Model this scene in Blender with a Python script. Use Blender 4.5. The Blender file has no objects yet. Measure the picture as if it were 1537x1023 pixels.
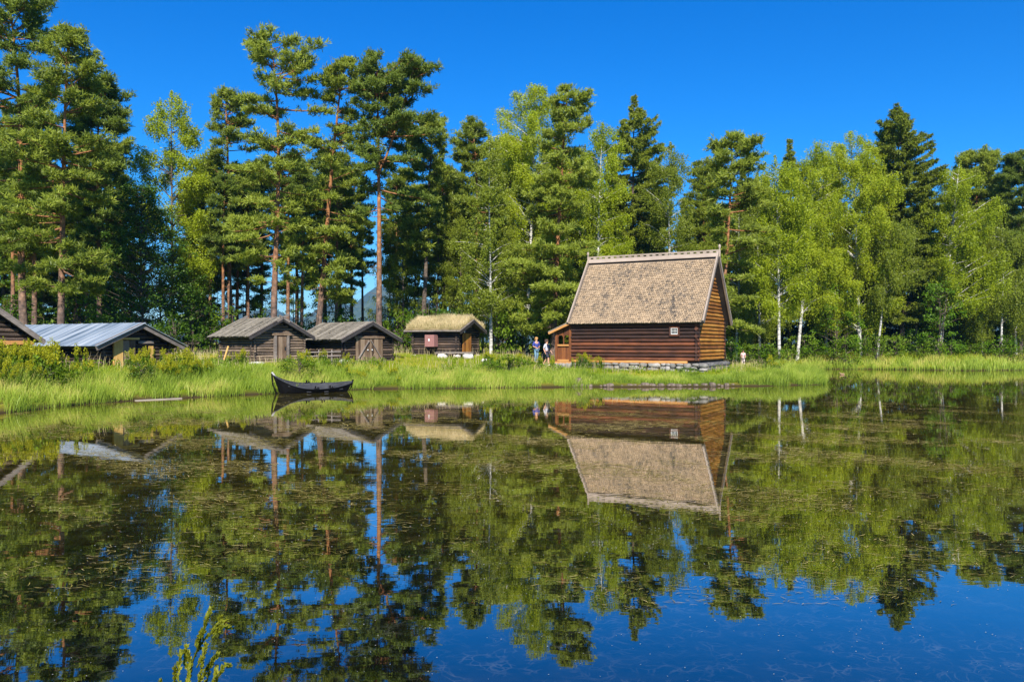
import bpy, math, random
import numpy as np
from mathutils import Vector, Matrix
C = bpy.context.scene
COL = C.collection
R = math.radians
# ------------------------------------------------------------------ camera, sky, sun
FPX, YH, CH = 1206.0, 516.0, 2.3           # focal length in px of the 1537 px photograph, horizon row, eye height
cam = bpy.data.cameras.new('camera')
cam.sensor_width = 36.0
cam.lens = 36.0 * FPX / 1537.0
cam.clip_start, cam.clip_end = 0.1, 20000
camo = bpy.data.objects.new('camera', cam)
COL.objects.link(camo)
camo.location = (0, 0, CH)
camo.rotation_euler = (R(90) + math.atan((YH - 511.5) / FPX), 0, 0)
C.camera = camo

SUN_EL, SUN_AZ = 39.0, 2.0                 # sun behind the camera, SUN_AZ degrees to the right of straight behind
W = bpy.data.worlds.new('World')
C.world = W
W.use_nodes = True
nt = W.node_tree
bg = nt.nodes['Background']
sky = nt.nodes.new('ShaderNodeTexSky')
sky.sky_type = 'NISHITA'
sky.sun_disc = False
sky.sun_elevation = R(SUN_EL)
sky.sun_rotation = R(180 - SUN_AZ)
sky.air_density, sky.dust_density, sky.ozone_density = 1.0, 0.1, 3.0
hs = nt.nodes.new('ShaderNodeHueSaturation')
hs.inputs['Saturation'].default_value = 1.45
hs.inputs['Value'].default_value = 1.0
tintn = nt.nodes.new('ShaderNodeMix')
tintn.data_type = 'RGBA'
tintn.blend_type = 'MULTIPLY'
tintn.inputs[0].default_value = 1.0
tintn.inputs[7].default_value = (0.29, 0.85, 1.20, 1)
tcw = nt.nodes.new('ShaderNodeTexCoord')
sxw = nt.nodes.new('ShaderNodeSeparateXYZ')
nt.links.new(tcw.outputs['Generated'], sxw.inputs[0])
rw = nt.nodes.new('ShaderNodeValToRGB')
rw.color_ramp.elements[0].position = 0.0
rw.color_ramp.elements[0].color = (0.62, 0.80, 1.02, 1)
rw.color_ramp.elements[1].position = 0.20
rw.color_ramp.elements[1].color = (0.29, 0.85, 1.20, 1)
nt.links.new(sxw.outputs['Z'], rw.inputs[0])
nt.links.new(rw.outputs[0], tintn.inputs[7])
nt.links.new(sky.outputs[0], hs.inputs['Color'])
nt.links.new(hs.outputs[0], tintn.inputs[6])
nt.links.new(tintn.outputs[2], bg.inputs[0])
bg.inputs[1].default_value = 0.0735
sun = bpy.data.lights.new('sun', 'SUN')
sun.energy = 4.6
sun.angle = R(0.5)
sun.color = (1.0, 0.93, 0.82)
suno = bpy.data.objects.new('sun', sun)
COL.objects.link(suno)
sd = Vector((math.sin(R(SUN_AZ)) * math.cos(R(SUN_EL)), -math.cos(R(SUN_AZ)) * math.cos(R(SUN_EL)), math.sin(R(SUN_EL))))
suno.rotation_euler = sd.to_track_quat('Z', 'Y').to_euler()
suno.location = sd * 60
C.view_settings.view_transform = 'Standard'
C.view_settings.look = 'None'
C.view_settings.exposure = 1.02
C.view_settings.gamma = 1.0
C.cycles.max_bounces = 6
C.cycles.diffuse_bounces = 4
C.cycles.glossy_bounces = 3
C.cycles.transmission_bounces = 3
C.cycles.transparent_max_bounces = 6
C.cycles.caustics_reflective = False
C.cycles.caustics_refractive = False
C.cycles.use_denoising = True


def PX(px, D):
    return (px - 768.5) * D / FPX


def PZ(py, D):
    return CH + (YH - py) * D / FPX


# ------------------------------------------------------------------ materials
def newmat(name):
    m = bpy.data.materials.new(name)
    m.use_nodes = True
    n = m.node_tree
    n.nodes.clear()
    out = n.nodes.new('ShaderNodeOutputMaterial')
    return m, n, out


def nd(n, t, **kw):
    o = n.nodes.new(t)
    for k, v in kw.items():
        setattr(o, k, v)
    return o


def ramp(n, src, stops):
    r = n.nodes.new('ShaderNodeValToRGB')
    e = r.color_ramp.elements
    while len(e) < len(stops):
        e.new(0.5)
    for k, (p, c) in enumerate(stops):
        e[k].position = p
        e[k].color = (c[0], c[1], c[2], 1)
    n.links.new(src, r.inputs[0])
    return r


def mixc(n, fac, a, b, blend='MIX'):
    m = n.nodes.new('ShaderNodeMix')
    m.data_type = 'RGBA'
    m.blend_type = blend
    for s, v in ((0, fac), (6, a), (7, b)):
        if isinstance(v, bpy.types.NodeSocket):
            n.links.new(v, m.inputs[s])
        elif s == 0:
            m.inputs[0].default_value = v
        else:
            m.inputs[s].default_value = (v[0], v[1], v[2], 1)
    return m.outputs[2]


def foliage(name, dark, light, trans=0.3, yellow=None, scale=0.7, amp=0.9):
    """leaf material: hue varies leaf by leaf (attribute) and in patches (noise); part of the light passes through the leaf"""
    m, n, out = newmat(name)
    at = nd(n, 'ShaderNodeAttribute', attribute_name='tint')
    tc = nd(n, 'ShaderNodeTexCoord')
    no = nd(n, 'ShaderNodeTexNoise')
    no.inputs['Scale'].default_value = scale
    no.inputs['Detail'].default_value = 3
    n.links.new(tc.outputs['Object'], no.inputs['Vector'])
    oi = nd(n, 'ShaderNodeObjectInfo')
    a = nd(n, 'ShaderNodeMath', operation='MULTIPLY_ADD')
    n.links.new(no.outputs['Fac'], a.inputs[0])
    a.inputs[1].default_value = amp
    a.inputs[2].default_value = 0.2 - amp / 2
    b = nd(n, 'ShaderNodeMath', operation='MULTIPLY_ADD')
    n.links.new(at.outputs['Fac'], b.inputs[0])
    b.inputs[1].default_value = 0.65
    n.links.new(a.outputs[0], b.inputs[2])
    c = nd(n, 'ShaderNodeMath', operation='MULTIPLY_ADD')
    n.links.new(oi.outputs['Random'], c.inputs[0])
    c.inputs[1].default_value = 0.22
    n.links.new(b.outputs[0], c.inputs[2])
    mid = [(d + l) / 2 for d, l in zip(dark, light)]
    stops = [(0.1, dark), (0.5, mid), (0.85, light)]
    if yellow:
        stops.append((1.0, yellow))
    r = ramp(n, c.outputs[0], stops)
    d = nd(n, 'ShaderNodeBsdfDiffuse')
    t = nd(n, 'ShaderNodeBsdfTranslucent')
    n.links.new(r.outputs[0], d.inputs[0])
    tcol = mixc(n, 1.0, r.outputs[0], (1.25, 1.15, 0.5), 'MULTIPLY')
    n.links.new(tcol, t.inputs[0])
    mx = nd(n, 'ShaderNodeMixShader')
    mx.inputs[0].default_value = trans
    n.links.new(d.outputs[0], mx.inputs[1])
    n.links.new(t.outputs[0], mx.inputs[2])
    g = nd(n, 'ShaderNodeBsdfGlossy')
    g.inputs['Roughness'].default_value = 0.45
    g.inputs['Color'].default_value = (0.8, 0.85, 0.7, 1)
    mg = nd(n, 'ShaderNodeMixShader')
    mg.inputs[0].default_value = 0.015
    n.links.new(mx.outputs[0], mg.inputs[1])
    n.links.new(g.outputs[0], mg.inputs[2])
    n.links.new(mg.outputs[0], out.inputs[0])
    return m


def wood(name, cols, sx=(1, 14, 14), rough=0.75, bump=0.25, island=0.5, patch=1.2, spec=0.4):
    """streaky wood, a base hue of its own for every log or board"""
    m, n, out = newmat(name)
    tc = nd(n, 'ShaderNodeTexCoord')
    mp = nd(n, 'ShaderNodeMapping')
    mp.inputs['Scale'].default_value = sx
    n.links.new(tc.outputs['Object'], mp.inputs['Vector'])
    no = nd(n, 'ShaderNodeTexNoise')
    no.inputs['Scale'].default_value = 1.6
    no.inputs['Detail'].default_value = 6
    no.inputs['Roughness'].default_value = 0.65
    n.links.new(mp.outputs[0], no.inputs['Vector'])
    n2 = nd(n, 'ShaderNodeTexNoise')
    n2.inputs['Scale'].default_value = patch
    n2.inputs['Detail'].default_value = 4
    n.links.new(tc.outputs['Object'], n2.inputs['Vector'])
    ge = nd(n, 'ShaderNodeNewGeometry')
    a = nd(n, 'ShaderNodeMath', operation='MULTIPLY_ADD')
    n.links.new(ge.outputs['Random Per Island'], a.inputs[0])
    a.inputs[1].default_value = island
    a.inputs[2].default_value = -island / 2
    b = nd(n, 'ShaderNodeMath', operation='MULTIPLY_ADD')
    n.links.new(no.outputs['Fac'], b.inputs[0])
    b.inputs[1].default_value = 0.8
    n.links.new(a.outputs[0], b.inputs[2])
    c = nd(n, 'ShaderNodeMath', operation='MULTIPLY_ADD')
    n.links.new(n2.outputs['Fac'], c.inputs[0])
    c.inputs[1].default_value = 0.5
    n.links.new(b.outputs[0], c.inputs[2])
    k = len(cols)
    r = ramp(n, c.outputs[0], [(0.32 + 0.62 * i / max(1, k - 1), cc) for i, cc in enumerate(cols)])
    p = nd(n, 'ShaderNodeBsdfPrincipled')
    n.links.new(r.outputs[0], p.inputs['Base Color'])
    p.inputs['Roughness'].default_value = rough
    p.inputs['Specular IOR Level'].default_value = spec
    bm = nd(n, 'ShaderNodeBump')
    bm.inputs['Strength'].default_value = bump
    bm.inputs['Distance'].default_value = 0.03
    n.links.new(no.outputs['Fac'], bm.inputs['Height'])
    n.links.new(bm.outputs[0], p.inputs['Normal'])
    n.links.new(p.outputs[0], out.inputs[0])
    return m


def rough_mat(name, cols, scale=6.0, rough=0.9, bump=0.5, island=0.4, detail=8, dist=0.05):
    m, n, out = newmat(name)
    tc = nd(n, 'ShaderNodeTexCoord')
    no = nd(n, 'ShaderNodeTexNoise')
    no.inputs['Scale'].default_value = scale
    no.inputs['Detail'].default_value = detail
    no.inputs['Roughness'].default_value = 0.62
    n.links.new(tc.outputs['Object'], no.inputs['Vector'])
    ge = nd(n, 'ShaderNodeNewGeometry')
    a = nd(n, 'ShaderNodeMath', operation='MULTIPLY_ADD')
    n.links.new(ge.outputs['Random Per Island'], a.inputs[0])
    a.inputs[1].default_value = island
    n.links.new(no.outputs['Fac'], a.inputs[2])
    k = len(cols)
    r = ramp(n, a.outputs[0], [(0.3 + (0.4 + island) * i / max(1, k - 1), cc) for i, cc in enumerate(cols)])
    p = nd(n, 'ShaderNodeBsdfPrincipled')
    n.links.new(r.outputs[0], p.inputs['Base Color'])
    p.inputs['Roughness'].default_value = rough
    bm = nd(n, 'ShaderNodeBump')
    bm.inputs['Strength'].default_value = bump
    bm.inputs['Distance'].default_value = dist
    n.links.new(no.outputs['Fac'], bm.inputs['Height'])
    n.links.new(bm.outputs[0], p.inputs['Normal'])
    n.links.new(p.outputs[0], out.inputs[0])
    return m


def plain(name, col, rough=0.6, metal=0.0):
    m, n, out = newmat(name)
    tc = nd(n, 'ShaderNodeTexCoord')
    no = nd(n, 'ShaderNodeTexNoise')
    no.inputs['Scale'].default_value = 9
    no.inputs['Detail'].default_value = 5
    n.links.new(tc.outputs['Object'], no.inputs['Vector'])
    r = ramp(n, no.outputs['Fac'], [(0.25, [c * 0.8 for c in col]), (0.75, [min(1, c * 1.12) for c in col])])
    p = nd(n, 'ShaderNodeBsdfPrincipled')
    n.links.new(r.outputs[0], p.inputs['Base Color'])
    p.inputs['Roughness'].default_value = rough
    p.inputs['Metallic'].default_value = metal
    n.links.new(p.outputs[0], out.inputs[0])
    return m


M = {}
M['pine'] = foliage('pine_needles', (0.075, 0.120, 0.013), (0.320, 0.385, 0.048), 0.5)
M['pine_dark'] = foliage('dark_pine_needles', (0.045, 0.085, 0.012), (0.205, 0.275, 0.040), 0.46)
M['spruce'] = foliage('spruce_needles', (0.070, 0.105, 0.009), (0.240, 0.290, 0.028), 0.46)
M['birch'] = foliage('birch_leaves', (0.165, 0.235, 0.006), (0.370, 0.450, 0.018), 0.5, (0.42, 0.46, 0.03))
M['birch_grey'] = foliage('grey_birch_leaves', (0.095, 0.140, 0.010), (0.255, 0.310, 0.028), 0.48)
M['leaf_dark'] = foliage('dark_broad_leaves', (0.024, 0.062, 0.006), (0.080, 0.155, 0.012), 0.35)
M['leaf_bright'] = foliage('bright_broad_leaves', (0.045, 0.110, 0.005), (0.13, 0.25, 0.010), 0.4)
M['reed'] = foliage('shore_grass', (0.070, 0.140, 0.010), (0.350, 0.460, 0.055), 0.38, (0.52, 0.48, 0.13), 0.5, 1.5)
M['meadow'] = foliage('meadow_grass', (0.075, 0.150, 0.004), (0.320, 0.380, 0.014), 0.38, (0.46, 0.36, 0.07), 0.45, 1.9)
M['turf'] = foliage('turf_grass', (0.30, 0.26, 0.11), (0.62, 0.51, 0.30), 0.25, (0.68, 0.57, 0.37), 0.9, 1.5)
M['goldenrod'] = foliage('goldenrod_flower', (0.20, 0.25, 0.008), (0.44, 0.43, 0.018), 0.4)
M['herb'] = foliage('herb_leaves', (0.055, 0.115, 0.006), (0.160, 0.250, 0.014), 0.4)
M['sprig'] = foliage('sprig_leaves', (0.085, 0.115, 0.008), (0.27, 0.28, 0.022), 0.4, None, 20)
M['weed'] = foliage('floating_weed', (0.085, 0.075, 0.011), (0.27, 0.22, 0.055), 0.0, (0.46, 0.37, 0.15), 0.25)
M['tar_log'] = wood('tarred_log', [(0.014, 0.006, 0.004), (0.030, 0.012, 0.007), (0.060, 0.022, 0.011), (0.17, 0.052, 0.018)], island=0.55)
M['red_log'] = wood('redder_log', [(0.022, 0.008, 0.005), (0.055, 0.019, 0.009), (0.12, 0.038, 0.014), (0.26, 0.085, 0.028)], island=0.7)
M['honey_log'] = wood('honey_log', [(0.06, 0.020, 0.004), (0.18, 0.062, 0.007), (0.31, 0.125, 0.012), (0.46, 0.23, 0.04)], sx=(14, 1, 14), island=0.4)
M['sill_log'] = wood('orange_sill_log', [(0.25, 0.10, 0.025), (0.45, 0.20, 0.05), (0.6, 0.32, 0.12)], island=0.2)
M['porch'] = wood('orange_brown_board', [(0.06, 0.018, 0.006), (0.135, 0.042, 0.010), (0.22, 0.075, 0.018)], sx=(14, 14, 1.5), island=0.5)
M['porch_light'] = wood('light_orange_board', [(0.28, 0.12, 0.03), (0.45, 0.21, 0.06), (0.55, 0.30, 0.10)], island=0.3)
M['grey_log'] = wood('grey_log', [(0.022, 0.017, 0.013), (0.07, 0.052, 0.040), (0.165, 0.118, 0.082), (0.30, 0.230, 0.165)], island=0.35)
M['dark_log'] = wood('dark_brown_log', [(0.009, 0.007, 0.006), (0.022, 0.015, 0.012), (0.055, 0.038, 0.028), (0.15, 0.10, 0.07)], island=0.4)
M['grey_board'] = wood('grey_board', [(0.05, 0.042, 0.038), (0.15, 0.125, 0.11), (0.30, 0.26, 0.225)], sx=(10, 2, 10), island=0.5)
M['dark_board'] = wood('dark_board', [(0.010, 0.009, 0.009), (0.026, 0.023, 0.023), (0.06, 0.054, 0.052)], sx=(10, 2, 10), island=0.4)
M['ridge_board'] = wood('weathered_board', [(0.16, 0.125, 0.10), (0.30, 0.24, 0.19), (0.42, 0.35, 0.28)], island=0.3)
M['door_board'] = wood('weathered_door', [(0.035, 0.020, 0.011), (0.105, 0.064, 0.037), (0.23, 0.165, 0.11)], sx=(14, 14, 1), island=0.7)
M['door_orange'] = wood('orange_door', [(0.10, 0.035, 0.008), (0.24, 0.09, 0.015), (0.36, 0.16, 0.03)], sx=(14, 14, 1), island=0.6)
M['new_board'] = wood('new_yellow_board', [(0.36, 0.20, 0.05), (0.52, 0.31, 0.085), (0.62, 0.42, 0.15)], sx=(14, 14, 1), island=0.3)
M['roof_plank'] = wood('mossy_roof_plank', [(0.05, 0.045, 0.032), (0.135, 0.118, 0.090), (0.22, 0.195, 0.150), (0.32, 0.285, 0.23)], sx=(5, 9, 9), island=0.28, patch=4.5, bump=0.8)
M['stone'] = rough_mat('field_stone', [(0.075, 0.072, 0.066), (0.20, 0.19, 0.172), (0.37, 0.345, 0.31)], 5.0, island=0.35)
M['dark_stone'] = rough_mat('dark_slate_stone', [(0.03, 0.03, 0.033), (0.09, 0.09, 0.092), (0.26, 0.25, 0.24)], 8.0, island=0.2)
M['pale_stone'] = rough_mat('pale_stone', [(0.34, 0.32, 0.29), (0.55, 0.52, 0.48), (0.68, 0.65, 0.60)], 5.0, island=0.2)
M['shore_stone'] = rough_mat('shore_stone', [(0.035, 0.027, 0.019), (0.115, 0.088, 0.062), (0.27, 0.215, 0.165)], 6.0, island=0.2)
M['gap'] = plain('dark_gap_soil', (0.03, 0.025, 0.02), 1.0)
M['bark_pine_low'] = rough_mat('pine_bark', [(0.05, 0.032, 0.024), (0.14, 0.09, 0.068), (0.24, 0.165, 0.13)], 7.0, island=0.0)
M['bark_spruce'] = rough_mat('spruce_bark', [(0.03, 0.022, 0.016), (0.085, 0.062, 0.045), (0.16, 0.125, 0.095)], 7.0, island=0.0)
M['boat'] = wood('black_tarred_hull', [(0.0015, 0.0015, 0.0018), (0.0035, 0.0035, 0.004), (0.010, 0.010, 0.011)], rough=0.6, island=0.2, spec=0.15)
M['boat_in'] = wood('dark_grey_boat_wood', [(0.016, 0.017, 0.020), (0.036, 0.038, 0.044), (0.075, 0.078, 0.086)], rough=0.8, island=0.3, spec=0.15)
M['boat_edge'] = wood('pale_worn_edge', [(0.18, 0.17, 0.165), (0.36, 0.35, 0.34), (0.52, 0.5, 0.48)], island=0.2)
M['drift'] = wood('bleached_plank', [(0.20, 0.165, 0.12), (0.36, 0.31, 0.24), (0.48, 0.43, 0.35)], island=0.2)
M['pink'] = plain('faded_pink_paint', (0.27, 0.125, 0.115), 0.8)
M['white'] = plain('white_paint', (0.72, 0.72, 0.70), 0.5)
M['glass'] = plain('dark_glass', (0.02, 0.025, 0.03), 0.08)
M['iron'] = plain('black_iron', (0.02, 0.02, 0.02), 0.5)
M['skin'] = plain('skin', (0.55, 0.30, 0.20), 0.6)
M['hair_fair'] = plain('fair_hair', (0.48, 0.25, 0.08), 0.7)
M['hair_dark'] = plain('brown_hair', (0.07, 0.04, 0.025), 0.7)
M['blue_shirt'] = plain('blue_shirt', (0.035, 0.055, 0.28), 0.8)
M['jeans'] = plain('light_jeans', (0.13, 0.25, 0.36), 0.85)
M['pale_shirt'] = plain('pale_grey_shirt', (0.50, 0.50, 0.58), 0.8)
M['navy'] = plain('navy_shorts', (0.03, 0.03, 0.055), 0.85)
M['pink_shirt'] = plain('pale_pink_shirt', (0.62, 0.42, 0.42), 0.8)
M['shoe'] = plain('white_shoe', (0.62, 0.60, 0.58), 0.7)


def stripes():
    m, n, out = newmat('black_and_white_pattern')
    tc = nd(n, 'ShaderNodeTexCoord')
    v = nd(n, 'ShaderNodeTexVoronoi')
    v.inputs['Scale'].default_value = 9
    n.links.new(tc.outputs['Object'], v.inputs['Vector'])
    r = ramp(n, v.outputs['Distance'], [(0.42, (0.04, 0.035, 0.04)), (0.5, (0.6, 0.5, 0.5))])
    p = nd(n, 'ShaderNodeBsdfPrincipled')
    n.links.new(r.outputs[0], p.inputs['Base Color'])
    p.inputs['Roughness'].default_value = 0.85
    n.links.new(p.outputs[0], out.inputs[0])
    return m


M['pattern'] = stripes()


def bark_pine():
    """Scots pine: grey-brown plates low on the trunk, orange flaking bark higher up"""
    m, n, out = newmat('scots_pine_bark')
    tc = nd(n, 'ShaderNodeTexCoord')
    sp = nd(n, 'ShaderNodeSeparateXYZ')
    n.links.new(tc.outputs['Object'], sp.inputs[0])
    no = nd(n, 'ShaderNodeTexNoise')
    no.inputs['Scale'].default_value = 4
    no.inputs['Detail'].default_value = 7
    n.links.new(tc.outputs['Object'], no.inputs['Vector'])
    a = nd(n, 'ShaderNodeMath', operation='MULTIPLY_ADD')
    n.links.new(no.outputs['Fac'], a.inputs[0])
    a.inputs[1].default_value = 6.0
    n.links.new(sp.outputs['Z'], a.inputs[2])
    mr = nd(n, 'ShaderNodeMapRange')
    mr.inputs['From Min'].default_value = 6.0
    mr.inputs['From Max'].default_value = 12.0
    n.links.new(a.outputs[0], mr.inputs['Value'])
    lo = ramp(n, no.outputs['Fac'], [(0.3, (0.04, 0.027, 0.022)), (0.55, (0.14, 0.092, 0.07)), (0.75, (0.24, 0.17, 0.14))])
    hi = ramp(n, no.outputs['Fac'], [(0.3, (0.13, 0.05, 0.018)), (0.55, (0.27, 0.115, 0.04)), (0.75, (0.40, 0.20, 0.085))])
    col = mixc(n, mr.outputs[0], lo.outputs[0], hi.outputs[0])
    p = nd(n, 'ShaderNodeBsdfPrincipled')
    n.links.new(col, p.inputs['Base Color'])
    p.inputs['Roughness'].default_value = 0.9
    bm = nd(n, 'ShaderNodeBump')
    bm.inputs['Strength'].default_value = 0.8
    bm.inputs['Distance'].default_value = 0.06
    n.links.new(no.outputs['Fac'], bm.inputs['Height'])
    n.links.new(bm.outputs[0], p.inputs['Normal'])
    n.links.new(p.outputs[0], out.inputs[0])
    return m


def bark_birch():
    m, n, out = newmat('birch_bark')
    tc = nd(n, 'ShaderNodeTexCoord')
    mp = nd(n, 'ShaderNodeMapping')
    mp.inputs['Scale'].default_value = (1.5, 1.5, 5)
    n.links.new(tc.outputs['Object'], mp.inputs['Vector'])
    no = nd(n, 'ShaderNodeTexNoise')
    no.inputs['Scale'].default_value = 1.8
    no.inputs['Detail'].default_value = 6
    n.links.new(mp.outputs[0], no.inputs['Vector'])
    r = ramp(n, no.outputs['Fac'], [(0.33, (0.05, 0.045, 0.04)), (0.45, (0.36, 0.35, 0.32)), (0.6, (0.58, 0.56, 0.52))])
    p = nd(n, 'ShaderNodeBsdfPrincipled')
    n.links.new(r.outputs[0], p.inputs['Base Color'])
    p.inputs['Roughness'].default_value = 0.7
    n.links.new(p.outputs[0], out.inputs[0])
    return m


M['bark_pine'] = bark_pine()
M['bark_birch'] = bark_birch()


def shingle_mat():
    m, n, out = newmat('wooden_shingle')
    tc = nd(n, 'ShaderNodeTexCoord')
    ge = nd(n, 'ShaderNodeNewGeometry')
    mp = nd(n, 'ShaderNodeMapping')
    mp.inputs['Scale'].default_value = (1.0, 0.45, 0.45)
    mp.inputs['Rotation'].default_value = (0, R(-14), 0)
    n.links.new(tc.outputs['Object'], mp.inputs['Vector'])
    no = nd(n, 'ShaderNodeTexNoise')
    no.inputs['Scale'].default_value = 1.3
    no.inputs['Detail'].default_value = 7
    no.inputs['Roughness'].default_value = 0.72
    n.links.new(mp.outputs[0], no.inputs['Vector'])
    a = nd(n, 'ShaderNodeMath', operation='MULTIPLY_ADD')
    n.links.new(ge.outputs['Random Per Island'], a.inputs[0])
    a.inputs[1].default_value = 0.36
    n.links.new(no.outputs['Fac'], a.inputs[2])
    r = ramp(n, a.outputs[0], [(0.34, (0.070, 0.058, 0.046)), (0.46, (0.155, 0.122, 0.088)), (0.58, (0.270, 0.200, 0.128)), (0.92, (0.41, 0.300, 0.185))])
    p = nd(n, 'ShaderNodeBsdfPrincipled')
    n.links.new(r.outputs[0], p.inputs['Base Color'])
    p.inputs['Roughness'].default_value = 0.85
    n.links.new(p.outputs[0], out.inputs[0])
    return m


M['shingle'] = shingle_mat()


def tin_mat():
    m, n, out = newmat('tin_roof_sheet')
    tc = nd(n, 'ShaderNodeTexCoord')
    mp = nd(n, 'ShaderNodeMapping')
    mp.inputs['Scale'].default_value = (2.2, 0.22, 0.22)
    n.links.new(tc.outputs['Object'], mp.inputs['Vector'])
    no = nd(n, 'ShaderNodeTexNoise')
    no.inputs['Scale'].default_value = 1.2
    no.inputs['Detail'].default_value = 6
    n.links.new(mp.outputs[0], no.inputs['Vector'])
    r = ramp(n, no.outputs['Fac'], [(0.34, (0.09, 0.135, 0.19)), (0.47, (0.26, 0.32, 0.385)), (0.66, (0.42, 0.47, 0.52))])
    p = nd(n, 'ShaderNodeBsdfPrincipled')
    n.links.new(r.outputs[0], p.inputs['Base Color'])
    p.inputs['Roughness'].default_value = 0.5
    p.inputs['Metallic'].default_value = 0.25
    n.links.new(p.outputs[0], out.inputs[0])
    return m


M['tin'] = tin_mat()


def ground_mat():
    m, n, out = newmat('grassy_ground')
    tc = nd(n, 'ShaderNodeTexCoord')
    no = nd(n, 'ShaderNodeTexNoise')
    no.inputs['Scale'].default_value = 0.35
    no.inputs['Detail'].default_value = 8
    n.links.new(tc.outputs['Object'], no.inputs['Vector'])
    n2 = nd(n, 'ShaderNodeTexNoise')
    n2.inputs['Scale'].default_value = 9
    n2.inputs['Detail'].default_value = 6
    n.links.new(tc.outputs['Object'], n2.inputs['Vector'])
    a = nd(n, 'ShaderNodeMath', operation='MULTIPLY_ADD')
    n.links.new(n2.outputs['Fac'], a.inputs[0])
    a.inputs[1].default_value = 0.6
    a.inputs[2].default_value = -0.25
    b = nd(n, 'ShaderNodeMath', operation='ADD')
    n.links.new(a.outputs[0], b.inputs[0])
    n.links.new(no.outputs['Fac'], b.inputs[1])
    r = ramp(n, b.outputs[0], [(0.3, (0.06, 0.11, 0.006)), (0.5, (0.13, 0.18, 0.008)), (0.66, (0.24, 0.23, 0.025)), (0.8, (0.24, 0.18, 0.07))])
    sp = nd(n, 'ShaderNodeSeparateXYZ')
    n.links.new(tc.outputs['Object'], sp.inputs[0])
    mr = nd(n, 'ShaderNodeMapRange')
    mr.inputs['From Min'].default_value = 0.02
    mr.inputs['From Max'].default_value = 0.25
    n.links.new(sp.outputs['Z'], mr.inputs['Value'])
    col = mixc(n, mr.outputs[0], (0.045, 0.032, 0.018), r.outputs[0])
    d = nd(n, 'ShaderNodeBsdfDiffuse')
    n.links.new(col, d.inputs[0])
    n.links.new(d.outputs[0], out.inputs[0])
    return m


M['ground'] = ground_mat()


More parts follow.
